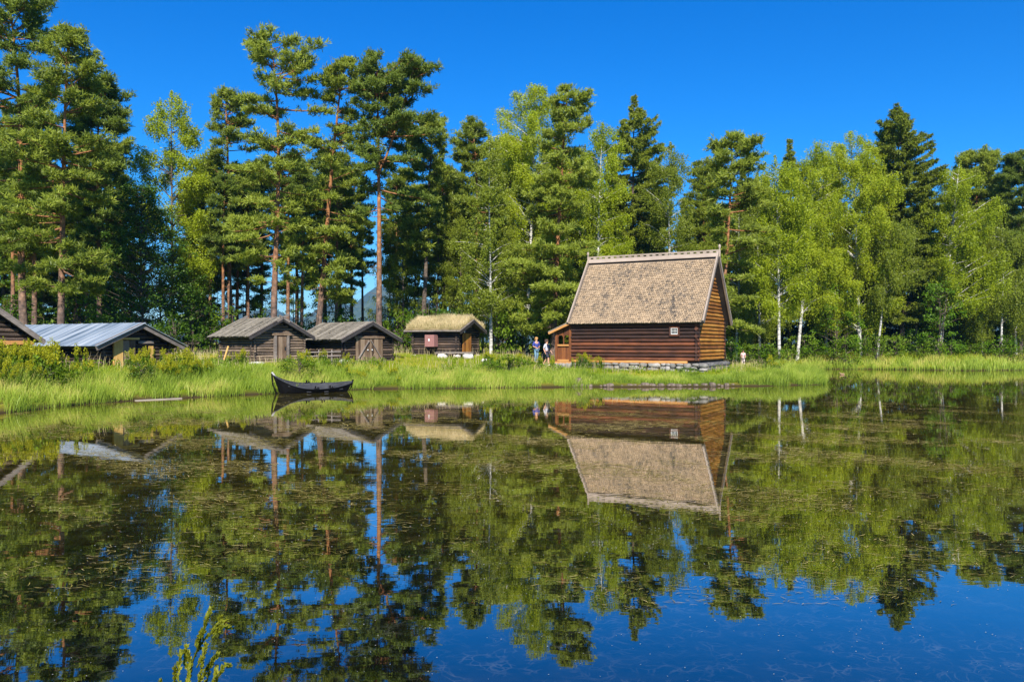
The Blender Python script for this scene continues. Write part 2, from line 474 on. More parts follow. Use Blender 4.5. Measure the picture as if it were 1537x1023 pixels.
def water_mat():
    m, n, out = newmat('pond_water')
    tc = nd(n, 'ShaderNodeTexCoord')
    # weed fronds hanging just under the surface: thin meandering threads
    nz = nd(n, 'ShaderNodeTexNoise')
    nz.inputs['Scale'].default_value = 1.6
    nz.inputs['Detail'].default_value = 4
    n.links.new(tc.outputs['Object'], nz.inputs['Vector'])
    ds = mixc(n, 0.55, tc.outputs['Object'], nz.outputs['Color'], 'ADD')
    threads = []
    for sc, w in ((4.3, 0.045), (8.5, 0.06)):
        v = nd(n, 'ShaderNodeTexVoronoi', feature='DISTANCE_TO_EDGE')
        v.inputs['Scale'].default_value = sc
        n.links.new(ds, v.inputs['Vector'])
        mr = nd(n, 'ShaderNodeMapRange')
        mr.inputs['From Min'].default_value = 0.0
        mr.inputs['From Max'].default_value = w
        mr.inputs['To Min'].default_value = 1.0
        mr.inputs['To Max'].default_value = 0.0
        n.links.new(v.outputs['Distance'], mr.inputs['Value'])
        threads.append(mr.outputs[0])
    mx = nd(n, 'ShaderNodeMath', operation='MAXIMUM')
    n.links.new(threads[0], mx.inputs[0])
    n.links.new(threads[1], mx.inputs[1])
    n3 = nd(n, 'ShaderNodeTexNoise')
    n3.inputs['Scale'].default_value = 0.8
    n3.inputs['Detail'].default_value = 6
    n.links.new(tc.outputs['Object'], n3.inputs['Vector'])
    pm = ramp(n, n3.outputs['Fac'], [(0.36, (0.1, 0.1, 0.1)), (0.66, (0.9, 0.9, 0.9))])
    n5 = nd(n, 'ShaderNodeTexNoise')
    n5.inputs['Scale'].default_value = 5.5
    n5.inputs['Detail'].default_value = 5
    n.links.new(tc.outputs['Object'], n5.inputs['Vector'])
    p5 = ramp(n, n5.outputs['Fac'], [(0.44, (0, 0, 0)), (0.64, (1, 1, 1))])
    t0 = nd(n, 'ShaderNodeMath', operation='MULTIPLY')
    n.links.new(mx.outputs[0], t0.inputs[0])
    n.links.new(p5.outputs[0], t0.inputs[1])
    tm = nd(n, 'ShaderNodeMath', operation='MULTIPLY')
    n.links.new(t0.outputs[0], tm.inputs[0])
    n.links.new(pm.outputs[0], tm.inputs[1])
    sy = nd(n, 'ShaderNodeSeparateXYZ')
    n.links.new(tc.outputs['Object'], sy.inputs[0])
    dm = nd(n, 'ShaderNodeMapRange')
    dm.interpolation_type = 'SMOOTHSTEP'
    dm.inputs['From Min'].default_value = 6.5
    dm.inputs['From Max'].default_value = 15.0
    n.links.new(sy.outputs['Y'], dm.inputs['Value'])
    st = nd(n, 'ShaderNodeMapping')
    st.inputs['Scale'].default_value = (0.9, 2.2, 1)
    n.links.new(tc.outputs['Object'], st.inputs['Vector'])
    n4 = nd(n, 'ShaderNodeTexNoise')
    n4.inputs['Scale'].default_value = 1.3
    n4.inputs['Detail'].default_value = 9
    n4.inputs['Roughness'].default_value = 0.75
    n.links.new(st.outputs[0], n4.inputs['Vector'])
    bed = ramp(n, n4.outputs['Fac'], [(0.40, (0.026, 0.021, 0.003)), (0.54, (0.066, 0.054, 0.006)), (0.68, (0.18, 0.145, 0.022))])
    deep = ramp(n, n4.outputs['Fac'], [(0.40, (0.0004, 0.0004, 0.0004)), (0.66, (0.008, 0.008, 0.006))])
    murk = mixc(n, dm.outputs[0], deep.outputs[0], bed.outputs[0])
    col = mixc(n, tm.outputs[0], murk, (0.085, 0.088, 0.066))
    d = nd(n, 'ShaderNodeBsdfDiffuse')
    n.links.new(col, d.inputs[0])
    g = nd(n, 'ShaderNodeBsdfGlossy')
    g.inputs['Roughness'].default_value = 0.012
    g.inputs['Color'].default_value = (0.95, 0.92, 0.88, 1)
    rp = nd(n, 'ShaderNodeTexNoise')
    rp.inputs['Scale'].default_value = 1.1
    rp.inputs['Detail'].default_value = 3
    mp = nd(n, 'ShaderNodeMapping')
    mp.inputs['Scale'].default_value = (1.0, 2.2, 1)
    n.links.new(tc.outputs['Object'], mp.inputs['Vector'])
    n.links.new(mp.outputs[0], rp.inputs['Vector'])
    bm = nd(n, 'ShaderNodeBump')
    bm.inputs['Strength'].default_value = 0.022
    bm.inputs['Distance'].default_value = 0.05
    n.links.new(rp.outputs['Fac'], bm.inputs['Height'])
    n.links.new(bm.outputs[0], g.inputs['Normal'])
    lw = nd(n, 'ShaderNodeLayerWeight')
    lw.inputs['Blend'].default_value = 0.5
    fr = ramp(n, lw.outputs['Facing'], [(0.0, (0.10,) * 3), (0.58, (0.255,) * 3), (0.72, (0.59,) * 3), (0.95, (0.84,) * 3)])
    ms = nd(n, 'ShaderNodeMixShader')
    n.links.new(fr.outputs[0], ms.inputs[0])
    n.links.new(d.outputs[0], ms.inputs[1])
    n.links.new(g.outputs[0], ms.inputs[2])
    n.links.new(ms.outputs[0], out.inputs[0])
    return m


M['water'] = water_mat()
M['hill'] = rough_mat('distant_forest', [(0.02, 0.04, 0.012), (0.05, 0.075, 0.02), (0.09, 0.11, 0.035)], 0.02, island=0.0, bump=0.0)


# ------------------------------------------------------------------ object helpers
def tag(o, label=None, cat=None, group=None, kind=None):
    if label: o['label'] = label
    if cat: o['category'] = cat
    if group: o['group'] = group
    if kind: o['kind'] = kind
    return o


def empty(name, loc, rz=0.0):
    o = bpy.data.objects.new(name, None)
    o.empty_display_size = 0.3
    o.location = loc
    o.rotation_euler = (0, 0, rz)
    COL.objects.link(o)
    return o


def link(name, me, mat, parent=None):
    o = bpy.data.objects.new(name, me)
    if mat is not None and not me.materials:
        me.materials.append(M[mat] if isinstance(mat, str) else mat)
    if parent: o.parent = parent
    COL.objects.link(o)
    return o


def copy_tree(o, parent=None):
    c = o.copy()
    COL.objects.link(c)
    c.parent = parent
    for ch in list(o.children):
        copy_tree(ch, c)
    return c


class MB:
    """collects simple shapes into one mesh"""
    def __init__(s):
        s.v, s.f, s.smooth = [], [], []

    def add(s, vs, fs, smooth=False):
        b = len(s.v)
        s.v += [tuple(p) for p in vs]
        s.f += [tuple(b + i for i in f) for f in fs]
        s.smooth += [smooth] * len(fs)

    def box(s, c, d, rot=None, taper=1.0):
        vs = []
        for z in (-1, 1):
            k = taper if z > 0 else 1.0
            for x, y in ((-1, -1), (1, -1), (1, 1), (-1, 1)):
                p = Vector((x * d[0] / 2 * k, y * d[1] / 2 * k, z * d[2] / 2))
                if rot is not None: p = rot @ p
                vs.append(p + Vector(c))
        s.add(vs, [(3, 2, 1, 0), (4, 5, 6, 7), (0, 1, 5, 4), (1, 2, 6, 5), (2, 3, 7, 6), (3, 0, 4, 7)])

    def beam(s, p0, p1, w, h, up=(0, 0, 1)):
        p0, p1 = Vector(p0), Vector(p1)
        d = p1 - p0
        L = d.length
        d.normalize()
        u = Vector(up)
        side = d.cross(u).normalized()
        u = side.cross(d).normalized()
        rot = Matrix((d, side, u)).transposed()
        s.box((p0 + p1) / 2, (L, w, h), rot)

    def tube(s, pts, rad, sides=8, cap=True, smooth=True):
        pts = [Vector(p) for p in pts]
        n = len(pts)
        vs, fs = [], []
        for i, p in enumerate(pts):
            t = (pts[min(i + 1, n - 1)] - pts[max(i - 1, 0)]).normalized()
            a = Vector((0, 0, 1)) if abs(t.z) < 0.9 else Vector((1, 0, 0))
            e1 = t.cross(a).normalized()
            e2 = t.cross(e1)
            r = rad[i] if hasattr(rad, '__len__') else rad
            for k in range(sides):
                an = 2 * math.pi * k / sides
                vs.append(p + e1 * (r * math.cos(an)) + e2 * (r * math.sin(an)))
        for i in range(n - 1):
            for k in range(sides):
                a, b = i * sides + k, i * sides + (k + 1) % sides
                fs.append((a, b, b + sides, a + sides))
        s.add(vs, fs, smooth)
        if cap:
            s.add(vs[:sides], [tuple(range(sides))])
            s.add(vs[-sides:], [tuple(reversed(range(sides)))])

    def log(s, p0, p1, r, rnd, seg=7, sides=10):
        p0, p1 = Vector(p0), Vector(p1)
        pts, rad = [], []
        for i in range(seg + 1):
            k = i / seg
            p = p0.lerp(p1, k)
            p.z += rnd.uniform(-0.012, 0.012)
            pts.append(p)
            rad.append(r * rnd.uniform(0.95, 1.06))
        s.tube(pts, rad, sides)

    def stone(s, c, d, rnd, rz=0.0):
        vs, fs = [], []
        nu, nv = 9, 6
        ph = rnd.uniform(0, 6)
        for j in range(nv + 1):
            th = math.pi * j / nv
            for i in range(nu):
                a = 2 * math.pi * i / nu
                x, y, z = math.sin(th) * math.cos(a), math.sin(th) * math.sin(a), math.cos(th)
                sq = lambda q: math.copysign(abs(q) ** 0.62, q)
                k = 1 + 0.10 * math.sin(3 * a + ph + 2 * th) + rnd.uniform(-0.06, 0.06)
                p = Vector((sq(x) * d[0] / 2 * k, sq(y) * d[1] / 2 * k, sq(z) * d[2] / 2 * k))
                p.rotate(Matrix.Rotation(rz, 3, 'Z'))
                vs.append(p + Vector(c))
        for j in range(nv):
            for i in range(nu):
                a, b = j * nu + i, j * nu + (i + 1) % nu
                fs.append((a, a + nu, b + nu, b))
        s.add(vs, fs, True)

    def build(s, name, mat, parent=None):
        me = bpy.data.meshes.new(name)
        me.from_pydata(s.v, [], s.f)
        me.polygons.foreach_set('use_smooth', s.smooth)
        me.validate()
        return link(name, me, mat, parent)


def mesh_np(name, V, tris=None, quads=None, tint=None, smooth=False):
    me = bpy.data.meshes.new(name)
    V = np.ascontiguousarray(V, dtype=np.float32)
    me.vertices.add(len(V))
    me.vertices.foreach_set('co', V.ravel())
    idx, start, off = [], [], 0
    for F, k in ((tris, 3), (quads, 4)):
        if F is None or len(F) == 0: continue
        idx.append(np.asarray(F, dtype=np.int32).ravel())
        start.append(off + k * np.arange(len(F), dtype=np.int32))
        off += k * len(F)
    idx = np.concatenate(idx)
    start = np.concatenate(start)
    me.loops.add(len(idx))
    me.loops.foreach_set('vertex_index', idx)
    me.polygons.add(len(start))
    me.polygons.foreach_set('loop_start', start)
    if smooth:
        me.polygons.foreach_set('use_smooth', np.ones(len(start), dtype=bool))
    if tint is not None:
        at = me.attributes.new('tint', 'FLOAT', 'POINT')
        at.data.foreach_set('value', np.ascontiguousarray(tint, dtype=np.float32))
    me.update(calc_edges=True)
    return me


def unit(a):
    return a / np.maximum(np.linalg.norm(a, axis=-1, keepdims=True), 1e-9)


# ------------------------------------------------------------------ terrain
SHORE = [(-46, 13), (-30, 17), (-19.5, 20.5), (-17.0, 23.5), (-17.0, 26.7), (-16.7, 30.2), (-15.6, 33.0), (-13.6, 35.1), (-11.3, 37.4), (-9.6, 39.9), (-7.15, 41.4), (-2.4, 42.0),
         (3.36, 43.2), (6.9, 43.1), (10.5, 43.4), (15.3, 44.7), (17.6, 46.0), (18.8, 48.6), (20.0, 52.5), (22.0, 60.0), (24.5, 69.0), (27.0, 74.0), (33.0, 73.0), (39.0, 69.5), (44.0, 70.5), (50.0, 74.0),
         (60, 79), (95, 88), (150, 80), (150, 2.2), (40, 1.9), (8, 2.3), (2, 2.9), (-1, 3.3), (-5, 2.8), (-14, 3.0), (-46, 6)]
SH = np.array(SHORE, dtype=float)


def shore_dist(x, y):
    """signed distance to the shoreline: negative over the water"""
    x, y = np.asarray(x, float), np.asarray(y, float)
    best = np.full(x.shape, 1e9)
    ins = np.zeros(x.shape, bool)
    n = len(SH)
    for i in range(n):
        ax, ay = SH[i]
        bx, by = SH[(i + 1) % n]
        dx, dy = bx - ax, by - ay
        t = np.clip(((x - ax) * dx + (y - ay) * dy) / (dx * dx + dy * dy), 0, 1)
        best = np.minimum(best, np.hypot(x - ax - t * dx, y - ay - t * dy))
        c = ((ay > y) != (by > y))
        with np.errstate(divide='ignore', invalid='ignore'):
            xi = ax + (y - ay) * dx / (dy if dy != 0 else 1e-9)
        ins ^= c & (x < xi)
    return np.where(ins, -best, best)


def S(t):
    t = np.clip(t, 0, 1)
    return t * t * (3 - 2 * t)


def wob(x, y):
    return 0.5 * np.sin(x * 1.3 + 1.7 * np.sin(y * 0.7)) + 0.3 * np.sin(y * 2.1 + x * 0.6) + 0.2 * np.sin(x * 3.7 - y * 2.9)


def ground_z(x, y):
    x, y = np.asarray(x, float), np.asarray(y, float)
    d = shore_dist(x, y) + 0.25 * wob(x * 1.2, y * 1.2) * (np.abs(y) < 90)
    h = 0.66 + 0.52 * S((-4 - x) / 7) + 0.75 * S((y - 45) / 9) * S((3.5 - x) / 4)
    h = np.minimum(h, 1.48) + 0.05 * wob(x * 0.5, y * 0.5) + 0.004 * np.clip(y - 75, 0, 400)
    land = 0.08 + (h - 0.08) * S((d + 0.4) / 4.2)
    return np.where(d > 0, land, np.maximum(-1.3, 0.08 + 0.35 * d))


def gz(x, y):
    return float(ground_z(np.array([x]), np.array([y]))[0])


xs = np.concatenate([np.linspace(-4000, -110, 14), np.arange(-100, -46, 3.0), np.arange(-45, 62, 0.55), np.arange(63, 160, 4.0), np.linspace(170, 4000, 14)])
ys = np.concatenate([np.linspace(-400, -20, 6), np.arange(-14, 4, 0.8), np.arange(4, 20, 2.0), np.arange(20, 82, 0.5), np.arange(83, 170, 5.0), np.linspace(180, 4200, 14)])
gx, gy = np.meshgrid(xs, ys)
gzv = ground_z(gx, gy)
nx, ny = len(xs), len(ys)
ii = (np.arange(ny - 1)[:, None] * nx + np.arange(nx - 1)[None, :]).ravel()
me = mesh_np('ground', np.stack([gx, gy, gzv], -1).reshape(-1, 3), quads=np.stack([ii, ii + 1, ii + nx + 1, ii + nx], -1), smooth=True)
tag(link('ground', me, 'ground'), kind='structure')
mb = MB()
mb.add([(-60, -3, 0), (155, -3, 0), (155, 92, 0), (-60, 92, 0)], [(0, 1, 2, 3)])
tag(mb.build('water', 'water'), kind='structure')

# far hills
def hills(name, D, x0, x1, fn, depth):
    hx = np.linspace(x0, x1, 120)
    rows = []
    for k, f in enumerate((0, 0.35, 0.7, 1.0, 0.6, 0.0)):
        z = fn(hx) * f * (1 + 0.08 * np.sin(hx * 0.031 + k))
        rows.append(np.stack([hx, np.full_like(hx, D + depth * k), z], -1))
    V = np.concatenate(rows)
    n = len(hx)
    i = (np.arange(5)[:, None] * n + np.arange(n - 1)[None, :]).ravel()
    tag(link(name, mesh_np(name, V, quads=np.stack([i, i + 1, i + n + 1, i + n], -1), smooth=True), 'hill'), kind='structure')


hills('hills', 2300, -2600, 2600, lambda x: 70 + 95 * np.exp(-((x + 420) / 260) ** 2) + 40 * np.exp(-((x + 900) / 300) ** 2) + 18 * np.sin(x * 0.011) + 9 * np.sin(x * 0.037), 160)

# ------------------------------------------------------------------ big log house
def log_rows(mb, rnd, axis, a0, a1, fixed, z0, n, dia, ext, half=False, clip=None, lr=0.475):
    """stack of logs along local x or y, clip(z) gives the allowed span under a roof slope"""
    for k in range(n):
        z = z0 + dia * (k + 0.5) + (dia / 2 if half else 0)
        lo, hi = a0 - ext, a1 + ext
        if clip:
            c = clip(z)
            if c is None: continue
            lo, hi = max(lo, c[0]), min(hi, c[1])
            if hi - lo < 0.25: continue
        e0, e1 = rnd.uniform(-0.03, 0.03), rnd.uniform(-0.03, 0.03)
        if axis == 'x':
            mb.log((lo + e0, fixed, z), (hi + e1, fixed, z), dia * lr, rnd)
        else:
            mb.log((fixed, lo + e0, z), (fixed, hi + e1, z), dia * lr, rnd)


def roof_slab(mb, x0, x1, ye, ze, yr, zr, th):
    """sloping slab from eave (ye, ze) to ridge (yr, zr), local x from x0 to x1"""
    s = Vector((0, yr - ye, zr - ze)).normalized()
    nrm = Vector((0, -s.z, s.y)) if yr > ye else Vector((0, s.z, -s.y))
    if nrm.z < 0: nrm = -nrm
    a, b = Vector((0, ye, ze)), Vector((0, yr, zr))
    vs = []
    for x in (x0, x1):
        for p in (a, b, b + nrm * th, a + nrm * th):
            vs.append((x, p.y, p.z))
    mb.add(vs, [(0, 1, 2, 3), (7, 6, 5, 4), (0, 4, 5, 1), (1, 5, 6, 2), (2, 6, 7, 3), (3, 7, 4, 0)])
    return s, nrm


rnd = random.Random(5)
HL, HW, HZ0 = 7.97, 6.0, 1.22
house = empty('log_house', (3.96, 51.366, 0), R(-29))
tag(house, 'large dark log house with a steep shingle roof on a stone base by the pond', 'log house')
HD, HN = 0.226, 11
zt = HZ0 + HD * HN
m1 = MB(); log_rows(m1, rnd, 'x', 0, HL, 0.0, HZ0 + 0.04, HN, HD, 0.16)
fw = tag(m1.build('log_wall', 'tar_log', house), 'dark tarred front wall with redder logs low down')
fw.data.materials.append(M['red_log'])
for p_ in fw.data.polygons:                # some of the lower logs take a redder colour
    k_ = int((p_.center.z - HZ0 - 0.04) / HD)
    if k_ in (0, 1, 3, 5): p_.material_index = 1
m1 = MB(); log_rows(m1, rnd, 'x', 0, HL, HW, HZ0 + 0.04, HN, HD, 0.16)
m1.build('log_wall', 'tar_log', house)
EV, OV, OVR = 0.34, 0.3, 0.54                       # eave and verge overhang
RZ = 7.66                                # ridge height, underside
ze = 3.50
slope = (RZ - ze) / (HW / 2 + EV)
clip = lambda z: (0.03, HW + 0.14) if z < ze + EV * slope - 0.1 else (((z + 0.12 - ze) / slope - EV), HW - ((z + 0.12 - ze) / slope - EV)) if z < RZ - 0.25 else None
m1 = MB(); log_rows(m1, rnd, 'y', 0, HW, HL, HZ0 - 0.05, 27, HD, 0.14, True, clip)
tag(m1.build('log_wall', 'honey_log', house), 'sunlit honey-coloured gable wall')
m1 = MB()
for k in range(11):
    z_ = HZ0 - 0.05 + HD * (k + 1)
    m1.log((HL, -0.17, z_), (HL, 0.02, z_), HD * 0.46, rnd, 2)
m1.build('corner_logs', 'tar_log', house).name = 'corner_joint'
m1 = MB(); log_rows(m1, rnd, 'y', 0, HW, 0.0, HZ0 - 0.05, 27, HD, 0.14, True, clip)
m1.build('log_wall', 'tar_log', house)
m1 = MB()
pv = []
for x_ in (0.04, HL - 0.04):
    pv += [(x_, 0.04, HZ0), (x_, HW - 0.04, HZ0), (x_, HW - 0.04, ze + EV * slope - 0.15), (x_, HW / 2, RZ - 0.2), (x_, 0.04, ze + EV * slope - 0.15)]
m1.add(pv, [(4, 3, 2, 1, 0), (5, 6, 7, 8, 9), (1, 6, 5, 0), (2, 7, 6, 1), (3, 8, 7, 2), (4, 9, 8, 3), (0, 5, 9, 4)])
m1.build('inner_wall', 'gap', house)
m1 = MB()
m1.log((-0.1, -0.06, HZ0 - 0.03), (HL - 0.55, -0.06, HZ0 - 0.03), 0.10, rnd)
tag(m1.build('sill_log', 'sill_log', house), 'orange sill log along the foot of the front wall')
# roof
m1 = MB()
for ye, yr in ((-EV, HW / 2), (HW + EV, HW / 2)):
    s_, nrm_ = roof_slab(m1, -OV, HL + OVR, ye, ze, yr, RZ, 0.10)
roof = m1.build('roof', 'dark_board', house)


def shingles(ye, yr, seed):
    q = random.Random(seed)
    s = Vector((0, yr - ye, RZ - ze))
    Ls = s.length
    s.normalize()
    nr = Vector((0, -s.z, s.y)) if yr > ye else Vector((0, s.z, -s.y))
    mb = MB()
    rows, cw = 34, 0.142
    rh = (Ls - 0.25) / rows
    x0, x1 = -OV + 0.16, HL + OVR - 0.16
    nc = int((x1 - x0) / cw)
    base = Vector((0, ye, ze)) + nr * 0.112
    for r in range(rows):
        for c in range(nc + 1):
            xc = x0 + (c + (0.5 if r % 2 else 0.0)) * (x1 - x0) / nc
            w = cw * q.uniform(0.86, 0.97) / 2
            xl, xr_ = max(x0, xc - w), min(x1, xc + w)
            if xr_ - xl < 0.04: continue
            o = q.uniform(-0.012, 0.012)
            lift = 0.040 + q.uniform(0, 0.04)
            lo = base + s * (r * rh + o - 0.02)
            hi = base + s * (r * rh + rh * 1.25)
            md = base + s * (r * rh + o + 0.035)
            pl = lambda p, x, up: (x, p.y + nr.y * up, p.z + nr.z * up)
            xm = (xl + xr_) / 2
            top = [pl(md, xl, lift), pl(lo, xl + w * 0.5, lift), pl(lo, xr_ - w * 0.5, lift), pl(md, xr_, lift), pl(hi, xr_, 0.004), pl(hi, xl, 0.004)]
            bot = [pl(md, xl, 0.002), pl(lo, xl + w * 0.5, 0.002), pl(lo, xr_ - w * 0.5, 0.002), pl(md, xr_, 0.002)]
            mb.add(top + bot, [(0, 1, 2, 3, 4, 5), (0, 6, 7, 1), (1, 7, 8, 2), (2, 8, 9, 3)])
    return mb


shingles(-EV, HW / 2, 1).build('shingle_cover', 'shingle', roof)
shingles(HW + EV, HW / 2, 2).build('shingle_cover', 'shingle', roof)
for xg, lab in ((-OV + 0.05, None), (HL + OVR - 0.05, None)):
    for ye in (-EV - 0.05, HW + EV + 0.05):
        b = MB()
        zz = ze - 0.05 * slope
        b.beam((xg, ye, zz + 0.15), (xg, HW / 2, RZ + 0.24), 0.09, 0.30)
        b.build('barge_board', 'ridge_board', house)
b = MB()
nh = 21
xa, xb = -OV - 0.05, HL + OVR + 0.05
b.box(((xa + xb) / 2, HW / 2, RZ + 0.27), (xb - xa, 0.09, 0.10))
b.box(((xa + xb) / 2, HW / 2, RZ + 0.45), (xb - xa, 0.09, 0.09))
for k in range(nh + 1):
    x = xa + 0.12 + (xb - xa - 0.24) * k / nh
    b.box((x, HW / 2, RZ + 0.36), (0.21, 0.086, 0.10))
tag(b.build('ridge_comb', 'ridge_board', house), 'pierced board standing along the ridge')
for sgn in (-1, 1):
    b = MB()
    s2 = Vector((0, -sgn * 1.0, -slope)).normalized()
    p0 = Vector((0, HW / 2 - sgn * 0.045, RZ + 0.245))
    p1 = p0 + s2 * 0.30
    nn = Vector((0, -sgn * slope, 1)).normalized()
    pts = []
    for x in (xa + 0.1, xb - 0.1):
        for p in (p0, p1, p1 + nn * 0.05, p0 + nn * 0.05):
            pts.append((x, p.y, p.z))
    b.add(pts, [(0, 1, 2, 3), (7, 6, 5, 4), (0, 4, 5, 1), (1, 5, 6, 2), (2, 6, 7, 3), (3, 7, 4, 0)])
    b.build('ridge_board', 'ridge_board', house)
for x in (xa + 0.02, xb - 0.02):
    b = MB()
    z0 = RZ + 0.05
    prof = [(0.055, 0), (0.06, 0.40), (0.035, 0.50), (0.075, 0.58), (0.085, 0.66), (0.055, 0.74), (0.01, 0.78)]
    b.tube([(x, HW / 2, z0 + z) for r, z in prof], [r for r, z in prof], 10)
    b.build('finial', 'ridge_board', house)
# stone base
b = MB()
b.box((HL / 2, HW / 2, 0.80), (HL - 0.1, HW - 0.1, 0.80))
base = b.build('foundation', 'gap', house)
b = MB()
x = -0.15
while x < HL + 0.2:
    w = rnd.uniform(0.32, 0.85)
    z_ = 1.15
    while z_ > 0.40:
        hh = rnd.uniform(0.15, 0.36)
        ww = w * rnd.uniform(0.85, 1.12)
        b.stone((x + w / 2 + rnd.uniform(-0.08, 0.08), -0.06 - (1.15 - z_) * 0.22 + rnd.uniform(-0.03, 0.03), z_ - hh / 2), (ww, 0.42, hh * 1.02), rnd)
        z_ -= hh + 0.01
    x += w
tag(b.build('stone_facing', 'stone', base), 'pale grey fieldstones under the front wall')
b = MB()
for row, (zc, hh) in enumerate(((1.02, 0.30), (0.72, 0.34), (0.45, 0.3))):
    y = -0.1 + row * 0.1
    while y < HW + 0.1:
        w = rnd.uniform(0.35, 0.8)
        b.stone((HL + 0.10 + row * 0.10, y + w / 2, zc), (0.5, w * 1.02, hh), rnd)
        y += w
tag(b.build('stone_facing', 'dark_stone', base), 'dark slate stones under the gable')
# window
wx, wz = HL - 1.33, 3.06
WS = 0.86
b = MB()
for dx, dz, w, h in ((-0.31, 0, 0.11, 0.66), (0.31, 0, 0.11, 0.66), (0, 0.285, 0.51, 0.09), (0, -0.285, 0.51, 0.09)):
    b.box((wx + dx * WS, -0.13, wz + dz * WS), (w * WS, 0.10, h * WS))
win = b.build('window', 'tar_log', house)
b = MB()
for dx, dz, w, h in ((-0.218, 0, 0.028, 0.44), (0.218, 0, 0.028, 0.44), (0, 0.206, 0.408, 0.028), (0, -0.190, 0.408, 0.05)):
    b.box((wx + dx * WS, -0.135, wz + dz * WS), (w * WS, 0.06, h * WS))
for dx in (-0.10, 0.0, 0.10):
    b.box((wx + dx * WS, -0.135, wz + 0.02 * WS), (0.008, 0.04, 0.318 * WS))
b.box((wx, -0.137, wz + 0.02 * WS), (0.40 * WS, 0.03, 0.014))
b.build('frame', 'white', win)
b = MB(); b.box((wx, -0.105, wz), (0.42 * WS, 0.02, 0.42 * WS)); b.build('pane', 'glass', win)
# lean-to porch on the left gable
PXW = 1.22
def bd(mb, x, y, z, dx, dy, dz): mb.box((x, y, z), (dx, dy, dz))
for x, y in ((-PXW, 0.02), (-0.24, 0.02), (-PXW, 2.6), (-0.24, 2.6)):
    b = MB(); h = 3.12 + (x + PXW) * 0.5; bd(b, x, y, (1.15 + h) / 2, 0.17, 0.17, h - 1.15)
    b.build('porch_post', 'porch', house)
b = MB()
for k in range(6):
    bd(b, -PXW + 0.085 + 0.135 * (k + 0.5), 0.03, 1.74, 0.128, 0.05, 0.88)
b.build('porch_panel', 'porch', house)
for z, dx, dy, dz in ((2.22, 0.81, 0.14, 0.11), (1.25, 0.81, 0.14, 0.12), (1.10, 1.3, 0.2, 0.14)):
    b = MB(); bd(b, -0.73, -0.02, z, dx, dy, dz); b.build('porch_rail', 'porch_light', house)
b = MB()                                    # upper board with two arched openings
def arch_board(x0, x1, ztop0, ztop1):
    n = 10
    xc, hw = (x0 + x1) / 2, (x1 - x0) / 2
    lo = []
    for k in range(n + 1):
        x = x0 + (x1 - x0) * k / n
        t = min(1.0, abs(x - xc) / hw)
        lo.append((x, 2.86 - 0.20 * max(0.0, (t - 0.45) / 0.55) ** 2))
    for y in (0.0, 0.06):
        pass
    vs, fs = [], []
    for x, z in lo:
        zt_ = ztop0 + (ztop1 - ztop0) * (x - x0) / (x1 - x0)
        vs += [(x, 0.0, z), (x, 0.0, zt_), (x, 0.06, z), (x, 0.06, zt_)]
    for k in range(n):
        a, c = 4 * k, 4 * k + 4
        fs += [(a, c, c + 1, a + 1), (a + 2, a + 3, c + 3, c + 2), (a, a + 2, c + 2, c), (a + 1, c + 1, c + 3, a + 3)]
    b.add(vs, fs)
arch_board(-PXW + 0.085, -0.75, 3.12, 3.34)
arch_board(-0.71, -0.325, 3.36, 3.57)
bd(b, -0.73, 0.03, 2.57, 0.07, 0.05, 0.60)
b.build('porch_board', 'porch', house)
b = MB()
b.beam((-PXW - 0.42, -0.30, 2.98), (-0.10, -0.30, 3.62), 0.16, 0.13)
b.build('porch_verge', 'porch_light', house)
b = MB()
vs = []
for y in (-0.36, 3.0):
    vs += [(-PXW - 0.45, y, 3.035), (-0.05, y, 3.71), (-0.05, y, 3.79), (-PXW - 0.45, y, 3.115)]
b.add(vs, [(0, 1, 2, 3), (7, 6, 5, 4), (0, 4, 5, 1), (1, 5, 6, 2), (2, 6, 7, 3), (3, 7, 4, 0)])
b.build('porch_roof', 'roof_plank', house)
for x, y in ((-1.3, -0.05), (-0.8, -0.05), (-0.35, -0.05), (-1.3, 2.6), (-0.5, 2.6)):
    b = MB(); b.stone((x, y, 0.9), (0.55, 0.5, 0.36), rnd); b.build('porch_stone', 'stone', house)
b = MB()
for k in range(8): bd(b, -0.65, 0.15 + k * 0.33, 1.13, 1.2, 0.32, 0.05)
b.build('porch_floor', 'porch', house)


